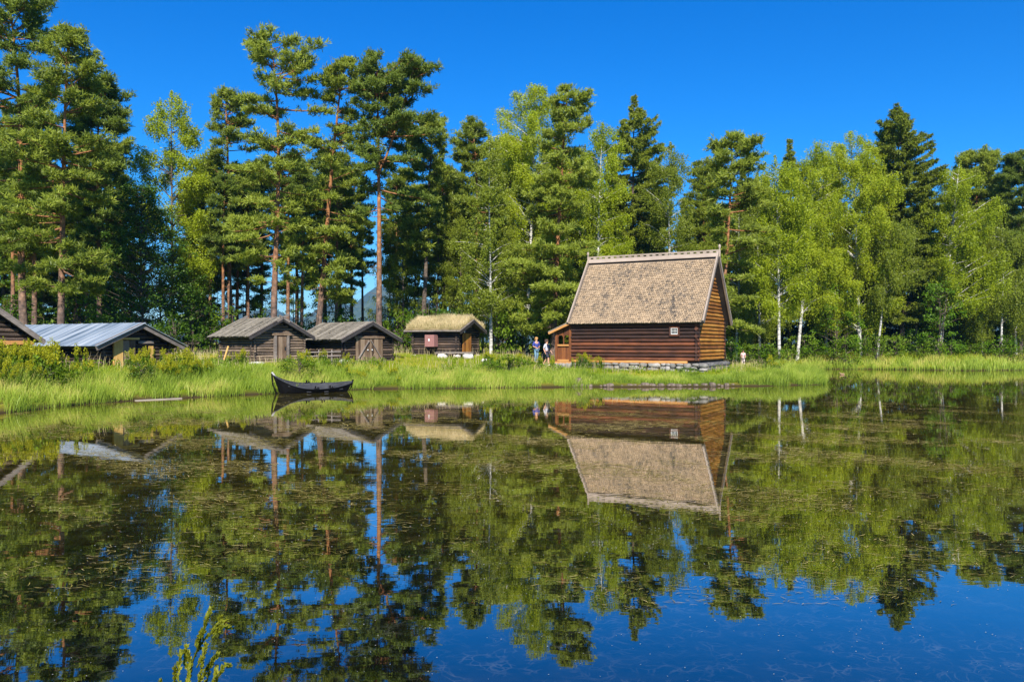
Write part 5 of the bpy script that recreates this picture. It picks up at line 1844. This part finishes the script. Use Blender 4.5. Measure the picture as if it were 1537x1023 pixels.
bush(212, 34.8, 537, 44, 'leaf_dark', 'dark green bush in front of the yellow door frame of the tin-roofed shed', None, 1)
bush(75, 31.5, 545, 60, 'herb', 'broad green bush at the left below the tin roof', None, 2)

# ------------------------------------------------------------------ tall flowering herbs
def make_herb(seed, H, flower):
    rg = np.random.default_rng(seed)
    paths, rads, LP, FP = [], [], [], []
    for s in range(5):
        h = H * rg.uniform(0.7, 1.0)
        b = rg.normal(size=2) * 0.10
        l = rg.normal(size=2) * 0.12
        t = np.linspace(0, 1, 6)
        p = np.stack([b[0] + l[0] * t, b[1] + l[1] * t, h * t], -1)
        paths.append(p); rads.append(np.linspace(0.009, 0.004, 6))
        z = rg.uniform(0.12, 0.72, 30)
        q_ = np.stack([b[0] + l[0] * z, b[1] + l[1] * z, h * z], -1)
        a = rg.uniform(0, 6.28, 30)
        rr = rg.uniform(0.03, 0.16, 30) * (1.1 - z)
        LP.append(q_ + np.stack([np.cos(a) * rr, np.sin(a) * rr, rr * 0.2], -1))
        z = rg.uniform(0.70, 1.0, 60)
        q_ = np.stack([b[0] + l[0] * z, b[1] + l[1] * z, h * z], -1)
        a = rg.uniform(0, 6.28, 60)
        rr = rg.uniform(0.0, 0.14, 60) * np.clip(1.12 - z, 0, 0.3) * 3.0
        FP.append(q_ + np.stack([np.cos(a) * rr, np.sin(a) * rr, rr * 0.5], -1))
    TV, TQ = tube_np(paths, rads, 3)
    V, Q, ti = leaves(np.concatenate(LP), 0.12, rg, 0.6, 0.3)
    V2, Q2, ti2 = leaves(np.concatenate(FP), 0.05, rg, 0.5)
    return mesh_np('stem', TV, quads=TQ), mesh_np('foliage', V, None, Q, ti), mesh_np('blossom', V2, None, Q2, ti2)


HP = [make_herb(970 + k, 1.0, True) for k in range(4)]


def herb(x, y, h, k, label, group, cat='flowering plant'):
    o = empty('goldenrod_plant', (x, y, gz(x, y) - 0.03), random.uniform(0, 6.28))
    o.scale = (max(0.62, h * 0.72),) * 2 + (h,)
    tag(o, label, cat, group)
    a, b, c = HP[k % 4]
    link('stem', a, 'herb', o); link('foliage', b, 'herb', o); link('blossom', c, 'goldenrod', o)


random.seed(8)
GH = ('yellow-tipped tall plant in the thick band on the bank before the tin-roofed shed', 'yellow-tipped plants before the tin-roofed shed')
n = 0
while n < 104:
    px = random.uniform(-15, 150) if n < 52 else random.uniform(160, 335)
    D = random.uniform(28.5, 33.5) if px < 150 else random.uniform(33, 37.5)
    x = PX(px, D)
    if float(shore_dist(np.array([x]), np.array([D]))[0]) < 1.6: continue
    if 146 < px < 188: continue
    herb(x, D, random.uniform(0.8, 1.55) if px < 150 else random.uniform(0.6, 1.2), n, *GH); n += 1
GH = ('yellow-green tall plant on the bank in front of the two middle cabins', 'yellow-green plants before the two middle cabins')
for n in range(34):
    px = random.choice([random.uniform(430, 520), random.uniform(520, 600), random.uniform(330, 372)])
    D = random.uniform(41.5, 44.5)
    herb(PX(px, D), D, random.uniform(0.6, 1.05), n, *GH)
GH = ('rusty-tipped weed standing against the dark front wall of the log house', 'weeds against the front wall of the log house')
for n in range(9):
    xl = 0.35 + n * 0.24
    p = house.location + Vector((math.cos(R(-29)) * xl - math.sin(R(-29)) * -0.8, math.sin(R(-29)) * xl + math.cos(R(-29)) * -0.8, 0))
    herb(p.x, p.y, random.uniform(0.8, 1.25), n, *GH)
GH = ('tall weed on the bank beside the broad low bush and the people', 'weeds on the bank below the people')
for n in range(22):
    px = random.uniform(728, 830); D = random.uniform(46.5, 51)
    herb(PX(px, D), D, random.uniform(0.6, 1.0), n, *GH)
GH = ('tall weed at the back of the grassy point right of the log house', 'weeds on the grassy point')
for n in range(16):
    px = random.uniform(1142, 1205); D = random.uniform(49, 60)
    herb(PX(px, D), D, random.uniform(0.6, 1.1), n, *GH)

# ------------------------------------------------------------------ grass
rg = np.random.default_rng(77)
FOOT = [((3.96, 51.366), R(-29), -1.5, HL + 0.5, -0.6, HW + 0.3), ((PX(380, 45), 45), R(47 + 90), -0.3, 3.9, -3.4, 0.3), ((PX(516, 47), 47), R(137), -0.3, 4.5, -3.7, 0.3),
        ((PX(686, 54), 54), R(156), -0.3, 3.6, -3.2, 0.3), ((PX(152, 37), 37), R(150), -0.3, 9.9, -4.6, 0.3), ((PX(-105, 33), 33), R(142), -0.3, 4.8, -3.9, 0.3)]


def outside(x, y):
    ok = np.ones(x.shape, bool)
    for (cx, cy), rot, x0, x1, y0, y1 in FOOT:
        c, s = math.cos(rot), math.sin(rot)
        lx, ly = (x - cx) * c + (y - cy) * s, -(x - cx) * s + (y - cy) * c
        ok &= ~((lx > x0) & (lx < x1) & (ly > y0) & (ly < y1))
    return ok


def scatter(n, x0, x1, y0, y1, d0, d1, cond=None):
    x = rg.uniform(x0, x1, n); y = rg.uniform(y0, y1, n)
    px = 768.5 + FPX * x / np.maximum(y, 1)
    k = (px > -70) & (px < 1610)
    x, y = x[k], y[k]
    d = shore_dist(x, y)
    k = (d > d0) & (d < d1) & outside(x, y)
    if cond is not None: k &= cond(x, y, d)
    x, y = x[k], y[k]
    return np.stack([x, y, ground_z(x, y) - 0.03], -1)


def grass(name, P, h0, h1, wid, mat, lean, bias=(0, 0)):
    V, T, Q, ti = blades(P, h0, h1, wid, rg, lean, bias, 0.34)
    o = link(name, mesh_np(name, V, T, Q, ti), mat)
    tag(o, kind='stuff')
    return o


clump = lambda x, y: np.sin(x * 2.3 + np.sin(y * 3.1)) + np.sin(y * 2.7 + x) > -0.6 + rg.uniform(-0.6, 0.6, x.shape)
A = scatter(230000, -24, 4.2, 18, 46, -0.35, 2.6, lambda x, y, d: clump(x, y) | (d > 0.5))
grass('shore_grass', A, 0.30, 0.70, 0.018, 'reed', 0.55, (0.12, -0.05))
B = scatter(130000, 12.5, 22, 43, 62, -0.30, 2.2, lambda x, y, d: clump(x, y))
B2 = scatter(60000, 24, 62, 66, 86, -0.4, 3.0, lambda x, y, d: clump(x, y))
grass('shore_grass', np.concatenate([B]), 0.30, 0.75, 0.020, 'reed', 0.6, (0.1, -0.05))
grass('shore_grass', B2, 0.45, 0.95, 0.04, 'reed', 0.5)
A = scatter(280000, -26, 24, 20, 66, 0.5, 40, lambda x, y, d: (d > 2.0) | ((x > 3.3) & (x < 13)))
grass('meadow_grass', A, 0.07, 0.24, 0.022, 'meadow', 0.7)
A = scatter(26000, 3.2, 13.0, 42, 46, 0.5, 2.0)
grass('meadow_grass', A, 0.14, 0.42, 0.02, 'reed', 0.7)
A = scatter(60000, 22, 62, 66, 90, 2.0, 12)
grass('meadow_grass', A, 0.3, 0.9, 0.05, 'meadow', 0.5)
A = scatter(9000, -26, 24, 30, 62, 2.5, 40, lambda x, y, d: clump(x * 0.5, y * 0.5))
grass('dry_grass', A, 0.35, 0.75, 0.018, 'turf', 0.4)

A = scatter(330000, -25, 22, 24, 60, 1.9, 8, lambda x, y, d: wob(x * 0.9 + 5, y * 0.9) + 0.5 * wob(x * 2.3, y * 2.1) > 0.05 + 0.06 * d + 0.5 * (x > 3))
A = A + np.stack([rg.normal(size=len(A)) * 0.08, rg.normal(size=len(A)) * 0.08, rg.uniform(0.02, 0.42, len(A)) ** 1.1], -1)
V, Q, ti = leaves(A, 0.10, rg, 0.6, 0.2)
tag(link('undergrowth', mesh_np('undergrowth', V, None, Q, ti), 'herb'), kind='stuff')

# ------------------------------------------------------------------ stones, planks, posts
rs = random.Random(31)
def rock(x, y, z, d, mat, label, group=None, nm='rock'):
    m = MB()
    m.stone((0, 0, 0), d, rs, rs.uniform(0, 3))
    o = m.build(nm, mat)
    o.location = (x, y, z)
    tag(o, label, 'rock', group)
    return o


sx = 3.3
k = 0
while sx < 12.6:
    w = rs.uniform(0.16, 0.50)
    yy = float(np.interp(sx, [3.36, 6.9, 10.5, 15.3, 17.6], [43.2, 43.1, 43.4, 44.7, 46.0])) + rs.uniform(-0.1, 0.18)
    if not (12.2 < sx < 12.7):
        rock(sx, yy, 0.03 + rs.uniform(-0.03, 0.05), (w, w * 0.8, w * rs.uniform(0.5, 0.75)), 'shore_stone', 'brown-grey stone in the row along the waterline below the log house', 'stones along the waterline below the log house')
    sx += w * rs.uniform(0.7, 1.5)
D = 43.6; rock(PX(384, D), D, 1.12, (0.95, 0.6, 0.42), 'pale_stone', 'large white stone at the front corner of the grey cabin')
D = 43.0; rock(PX(346, D), D, 1.05, (0.4, 0.3, 0.2), 'pale_stone', 'small flat white stone in the grass below the side wall of the grey cabin')
D = 45.4; rock(PX(516, D), D, 1.22, (0.55, 0.45, 0.42), 'pale_stone', 'pale block under the near corner of the braced-door cabin')
D = 43.6; rock(PX(868, D), D, 0.22, (0.5, 0.45, 0.5), 'shore_stone', 'tall squarish stone at the left end of the waterline stones')
D = 50.0; rock(PX(727, D), D, 1.28, (0.35, 0.3, 0.22), 'pale_stone', 'small pale stone in the grass right of the stone bench')

m = MB(); m.beam((-0.92, 0, 0.012), (0.92, 0.1, 0.022), 0.12, 0.035)
o = m.build('plank', 'drift'); o.location = (PX(243, 33.4), 33.4 - 0.25, 0.0); o.rotation_euler = (0, 0, R(38)); tag(o, 'bleached plank floating at the edge of the shore grass', 'plank')


def post(name, p0, p1, r, mat, label, cat='post'):
    m = MB(); m.log((0, 0, 0), Vector(p1) - Vector(p0), r, rs); o = m.build(name, mat); o.location = p0; tag(o, label, cat)


D = 43.6; x = PX(334, D); post('post', (x, D, gz(x, D)), (x + 0.25, D + 0.2, 2.18), 0.05, 'new_board', 'yellowish post leaning on the left corner of the grey cabin')
D = 34.5; x = PX(72, D); post('pole', (x, D, gz(x, D)), (x + 0.18, D + 0.3, 2.2), 0.03, 'grey_board', 'thin grey pole leaning right under the eave of the tin roof', 'pole')
x = PX(86, D); post('pole', (x, D, gz(x, D)), (x - 0.22, D + 0.25, 2.2), 0.03, 'grey_board', 'thin grey pole leaning left under the eave of the tin roof', 'pole')
D = 44.2
fence = empty('rail_fence', (PX(484, D), D, 0), R(8))
tag(fence, 'short grey rail fence between the two middle cabins', 'fence')
for z in (1.62, 1.84):
    m = MB(); m.log((-1.1, 0, z), (1.0, 0, z + 0.03), 0.035, rs); m.build('rail', 'grey_board', fence)
for x in (-0.9, -0.2, 0.5):
    m = MB(); m.log((x, 0.05, 0.9), (x, 0.05, 1.98), 0.04, rs); m.build('fence_post', 'grey_board', fence)

# duck on the far water
duck = empty('duck', (PX(1264, 60), 60, 0), R(160))
duck.scale = (0.72,) * 3
M['duck'] = plain('brown_plumage', (0.30, 0.19, 0.11), 0.8)
tag(duck, 'small tan duck swimming beyond the grassy point', 'duck')
me_ = bpy.data.meshes.new('body')
vv = [(0.0, 0, 0.05), (0.13, 0, 0.07), (-0.14, 0, 0.07), (-0.24, 0, 0.13), (0.20, 0, 0.16), (0.22, 0, 0.25), (0.30, 0, 0.245)]
me_.from_pydata(vv, [(0, 1), (0, 2), (2, 3), (1, 4), (4, 5), (5, 6)], [])
o = link('body', me_, 'duck', duck)
o.modifiers.new('Skin', 'SKIN').use_smooth_shade = True
for i, r in enumerate((0.11, 0.09, 0.085, 0.025, 0.045, 0.05, 0.014)):
    me_.skin_vertices[0].data[i].radius = (r, r); me_.skin_vertices[0].data[i].use_root = (i == 0)
o.modifiers.new('Sub', 'SUBSURF').render_levels = 2

# ------------------------------------------------------------------ floating weed threads
rg = np.random.default_rng(5)
n0 = 190000
y = 3.6 + (44 - 3.6) * rg.uniform(0, 1, n0) ** 1.35
x = rg.uniform(-0.72, 0.72, n0) * y
nz = np.sin(x * 0.9 + 2.1 * np.sin(y * 0.45)) + np.sin(y * 1.7 + 1.3 * np.sin(x * 0.8)) + 0.8 * np.sin(x * 2.9 + y * 2.3)
k = (nz + rg.normal(size=n0) * 0.8 > 0.85) & (shore_dist(x, y) < -0.4)
band = np.exp(-((y - 19) / 12) ** 2)
k &= rg.uniform(0, 1, n0) < (0.16 + 0.84 * band)
k &= (y > 7.0) & ((y > 10) | (rg.uniform(0, 1, n0) < 0.45))
x, y = x[k], y[k]
n = len(x)
L = rg.uniform(0.04, 0.24, n) * np.clip(y / 14, 0.3, 1.6)
a = rg.normal(size=n) * 0.6
bend = rg.normal(size=n) * 0.9
wd = rg.uniform(0.003, 0.008, n) * np.clip(y / 12, 0.4, 1.8)
V = np.zeros((n, 8, 3))
for i, t in enumerate((-0.5, -0.17, 0.17, 0.5)):
    aa = a + bend * t
    cx, cy = x + np.cos(a + bend * t * 0.5) * L * t, y + np.sin(a + bend * t * 0.5) * L * t
    w = wd * (1 - 1.4 * abs(t))
    V[:, 2 * i] = np.stack([cx - np.sin(aa) * w, cy + np.cos(aa) * w, np.full(n, 0.006)], -1)
    V[:, 2 * i + 1] = np.stack([cx + np.sin(aa) * w, cy - np.cos(aa) * w, np.full(n, 0.006)], -1)
i = np.arange(n)[:, None, None] * 8
Q = (i + np.array([[0, 1, 3, 2], [2, 3, 5, 4], [4, 5, 7, 6]])[None]).reshape(-1, 4)
tag(link('floating_weeds', mesh_np('floating_weeds', V.reshape(-1, 3), None, Q, np.repeat(rg.uniform(0, 1, n), 8)), 'weed'), kind='stuff')

# small bubbles and flecks on the near water
nf = 1500
y = rg.uniform(4.5, 17, nf); x = rg.uniform(-0.7, 0.7, nf) * y
c = rg.uniform(0, 6.28, nf)
r_ = rg.uniform(0.003, 0.008, nf) * np.clip(y / 8, 0.6, 1.5)
V = np.stack([np.stack([x + np.cos(c + q * 1.5708) * r_, y + np.sin(c + q * 1.5708) * r_, np.full(nf, 0.004)], -1) for q in range(4)], 1)
k = shore_dist(x, y) < -0.3
V = V[k].reshape(-1, 3)
M['fleck'] = plain('pale_fleck', (0.42, 0.42, 0.38), 0.8)
tag(link('water_flecks', mesh_np('water_flecks', V, None, np.arange(len(V)).reshape(-1, 4)), 'fleck'), kind='stuff')

# ------------------------------------------------------------------ sprig in the foreground
def sprig():
    D = 2.6
    rg = np.random.default_rng(12)
    P = lambda px, py, d=D: Vector((PX(px, d), d, PZ(py, d)))
    root = empty('shrub', (PX(292, D) - 0.02, D - 0.05, gz(PX(292, D), D - 0.05)))
    tag(root, 'yellow-green sprig of a shrub poking up in the near foreground over the water', 'shrub')
    base = root.location.copy()
    loc = lambda p: p - base
    stems = [[(268, 1120), (275, 1040), (292, 985), (306, 960), (318, 950), (328, 935), (338, 930)],
             [(292, 985), (300, 965), (306, 945), (312, 925), (317, 912)],
             [(275, 1060), (268, 1015), (270, 985), (274, 975)],
             [(285, 1060), (300, 1020), (312, 1000), (322, 985)],
             [(300, 1120), (318, 1040), (330, 1010), (338, 995), (346, 998)],
             [(318, 1040), (324, 1012), (326, 1000)], [(280, 1040), (286, 1005), (284, 980)],
             [(262, 1120), (250, 1050), (241, 1020)], [(320, 956), (334, 938), (344, 940)], [(322, 945), (330, 932), (332, 926)],
             [(306, 960), (303, 945), (296, 962)], [(280, 1120), (283, 1050), (284, 1015), (287, 992)], [(290, 1110), (305, 1045), (313, 1012), (318, 992), (326, 982)], [(272, 1090), (262, 1030), (264, 1000)], [(296, 1000), (306, 982), (309, 966)], [(285, 1010), (279, 992), (281, 970)], [(292, 1100), (296, 1040), (302, 1010), (304, 992)]]
    paths, rads, LP, LD = [], [], [], []
    for j, s in enumerate(stems):
        p = np.array([tuple(loc(P(a, b, D + 0.04 * math.sin(j * 2.1 + i)))) for i, (a, b) in enumerate(s)])
        if s[0][1] >= 1100:
            p = np.concatenate([np.array([[0.02 * j - 0.1, 0.0, 0.0]]), p])
        paths.append(p); rads.append(np.linspace(0.0042 if j == 0 else 0.003, 0.0012, len(p)))
        seg = np.linspace(0, 1, len(p))
        nl = 230 if len(p) > 4 else 150
        t = rg.uniform(0.12, 1.0, nl)
        q_ = np.stack([np.interp(t, seg, p[:, c]) for c in range(3)], -1)
        tg = unit(np.stack([np.interp(np.minimum(1, t + 0.08), seg, p[:, c]) for c in range(3)], -1) - q_ + 1e-6)
        rv = unit(rg.normal(size=(nl, 3)))
        LP.append(q_); LD.append(unit(tg * 0.9 + rv * 0.6))
    TV, TQ = tube_np(paths, rads, 6)
    link('stem', mesh_np('stem', TV, quads=TQ, smooth=True), 'sprig', root)
    q_, d = np.concatenate(LP), np.concatenate(LD)
    n = len(q_)
    s = rg.uniform(0.009, 0.019, n)[:, None]
    b = unit(np.cross(d, unit(rg.normal(size=(n, 3)))))
    nr = np.cross(d, b)
    V = np.stack([q_, q_ + d * s * 0.5 + b * s * 0.24 + nr * s * 0.08, q_ + d * s, q_ + d * s * 0.5 - b * s * 0.24 + nr * s * 0.08], 1)
    link('foliage', mesh_np('foliage', V.reshape(-1, 3), None, np.arange(n * 4).reshape(-1, 4), np.repeat(rg.uniform(0, 1, n), 4)), 'sprig', root)


sprig()

# ------------------------------------------------------------------ haze
def haze():
    m, n, out = newmat('haze')
    v = nd(n, 'ShaderNodeVolumePrincipled')
    v.inputs['Color'].default_value = (0.16, 0.52, 1.0, 1)
    v.inputs['Density'].default_value = 0.00015
    v.inputs['Anisotropy'].default_value = 0.2
    n.links.new(v.outputs[0], out.inputs['Volume'])
    M['haze'] = m
    mb = MB()
    mb.box((0, 1850, 101), (9000, 4400, 206))
    tag(mb.build('haze', 'haze'), kind='stuff')


haze()
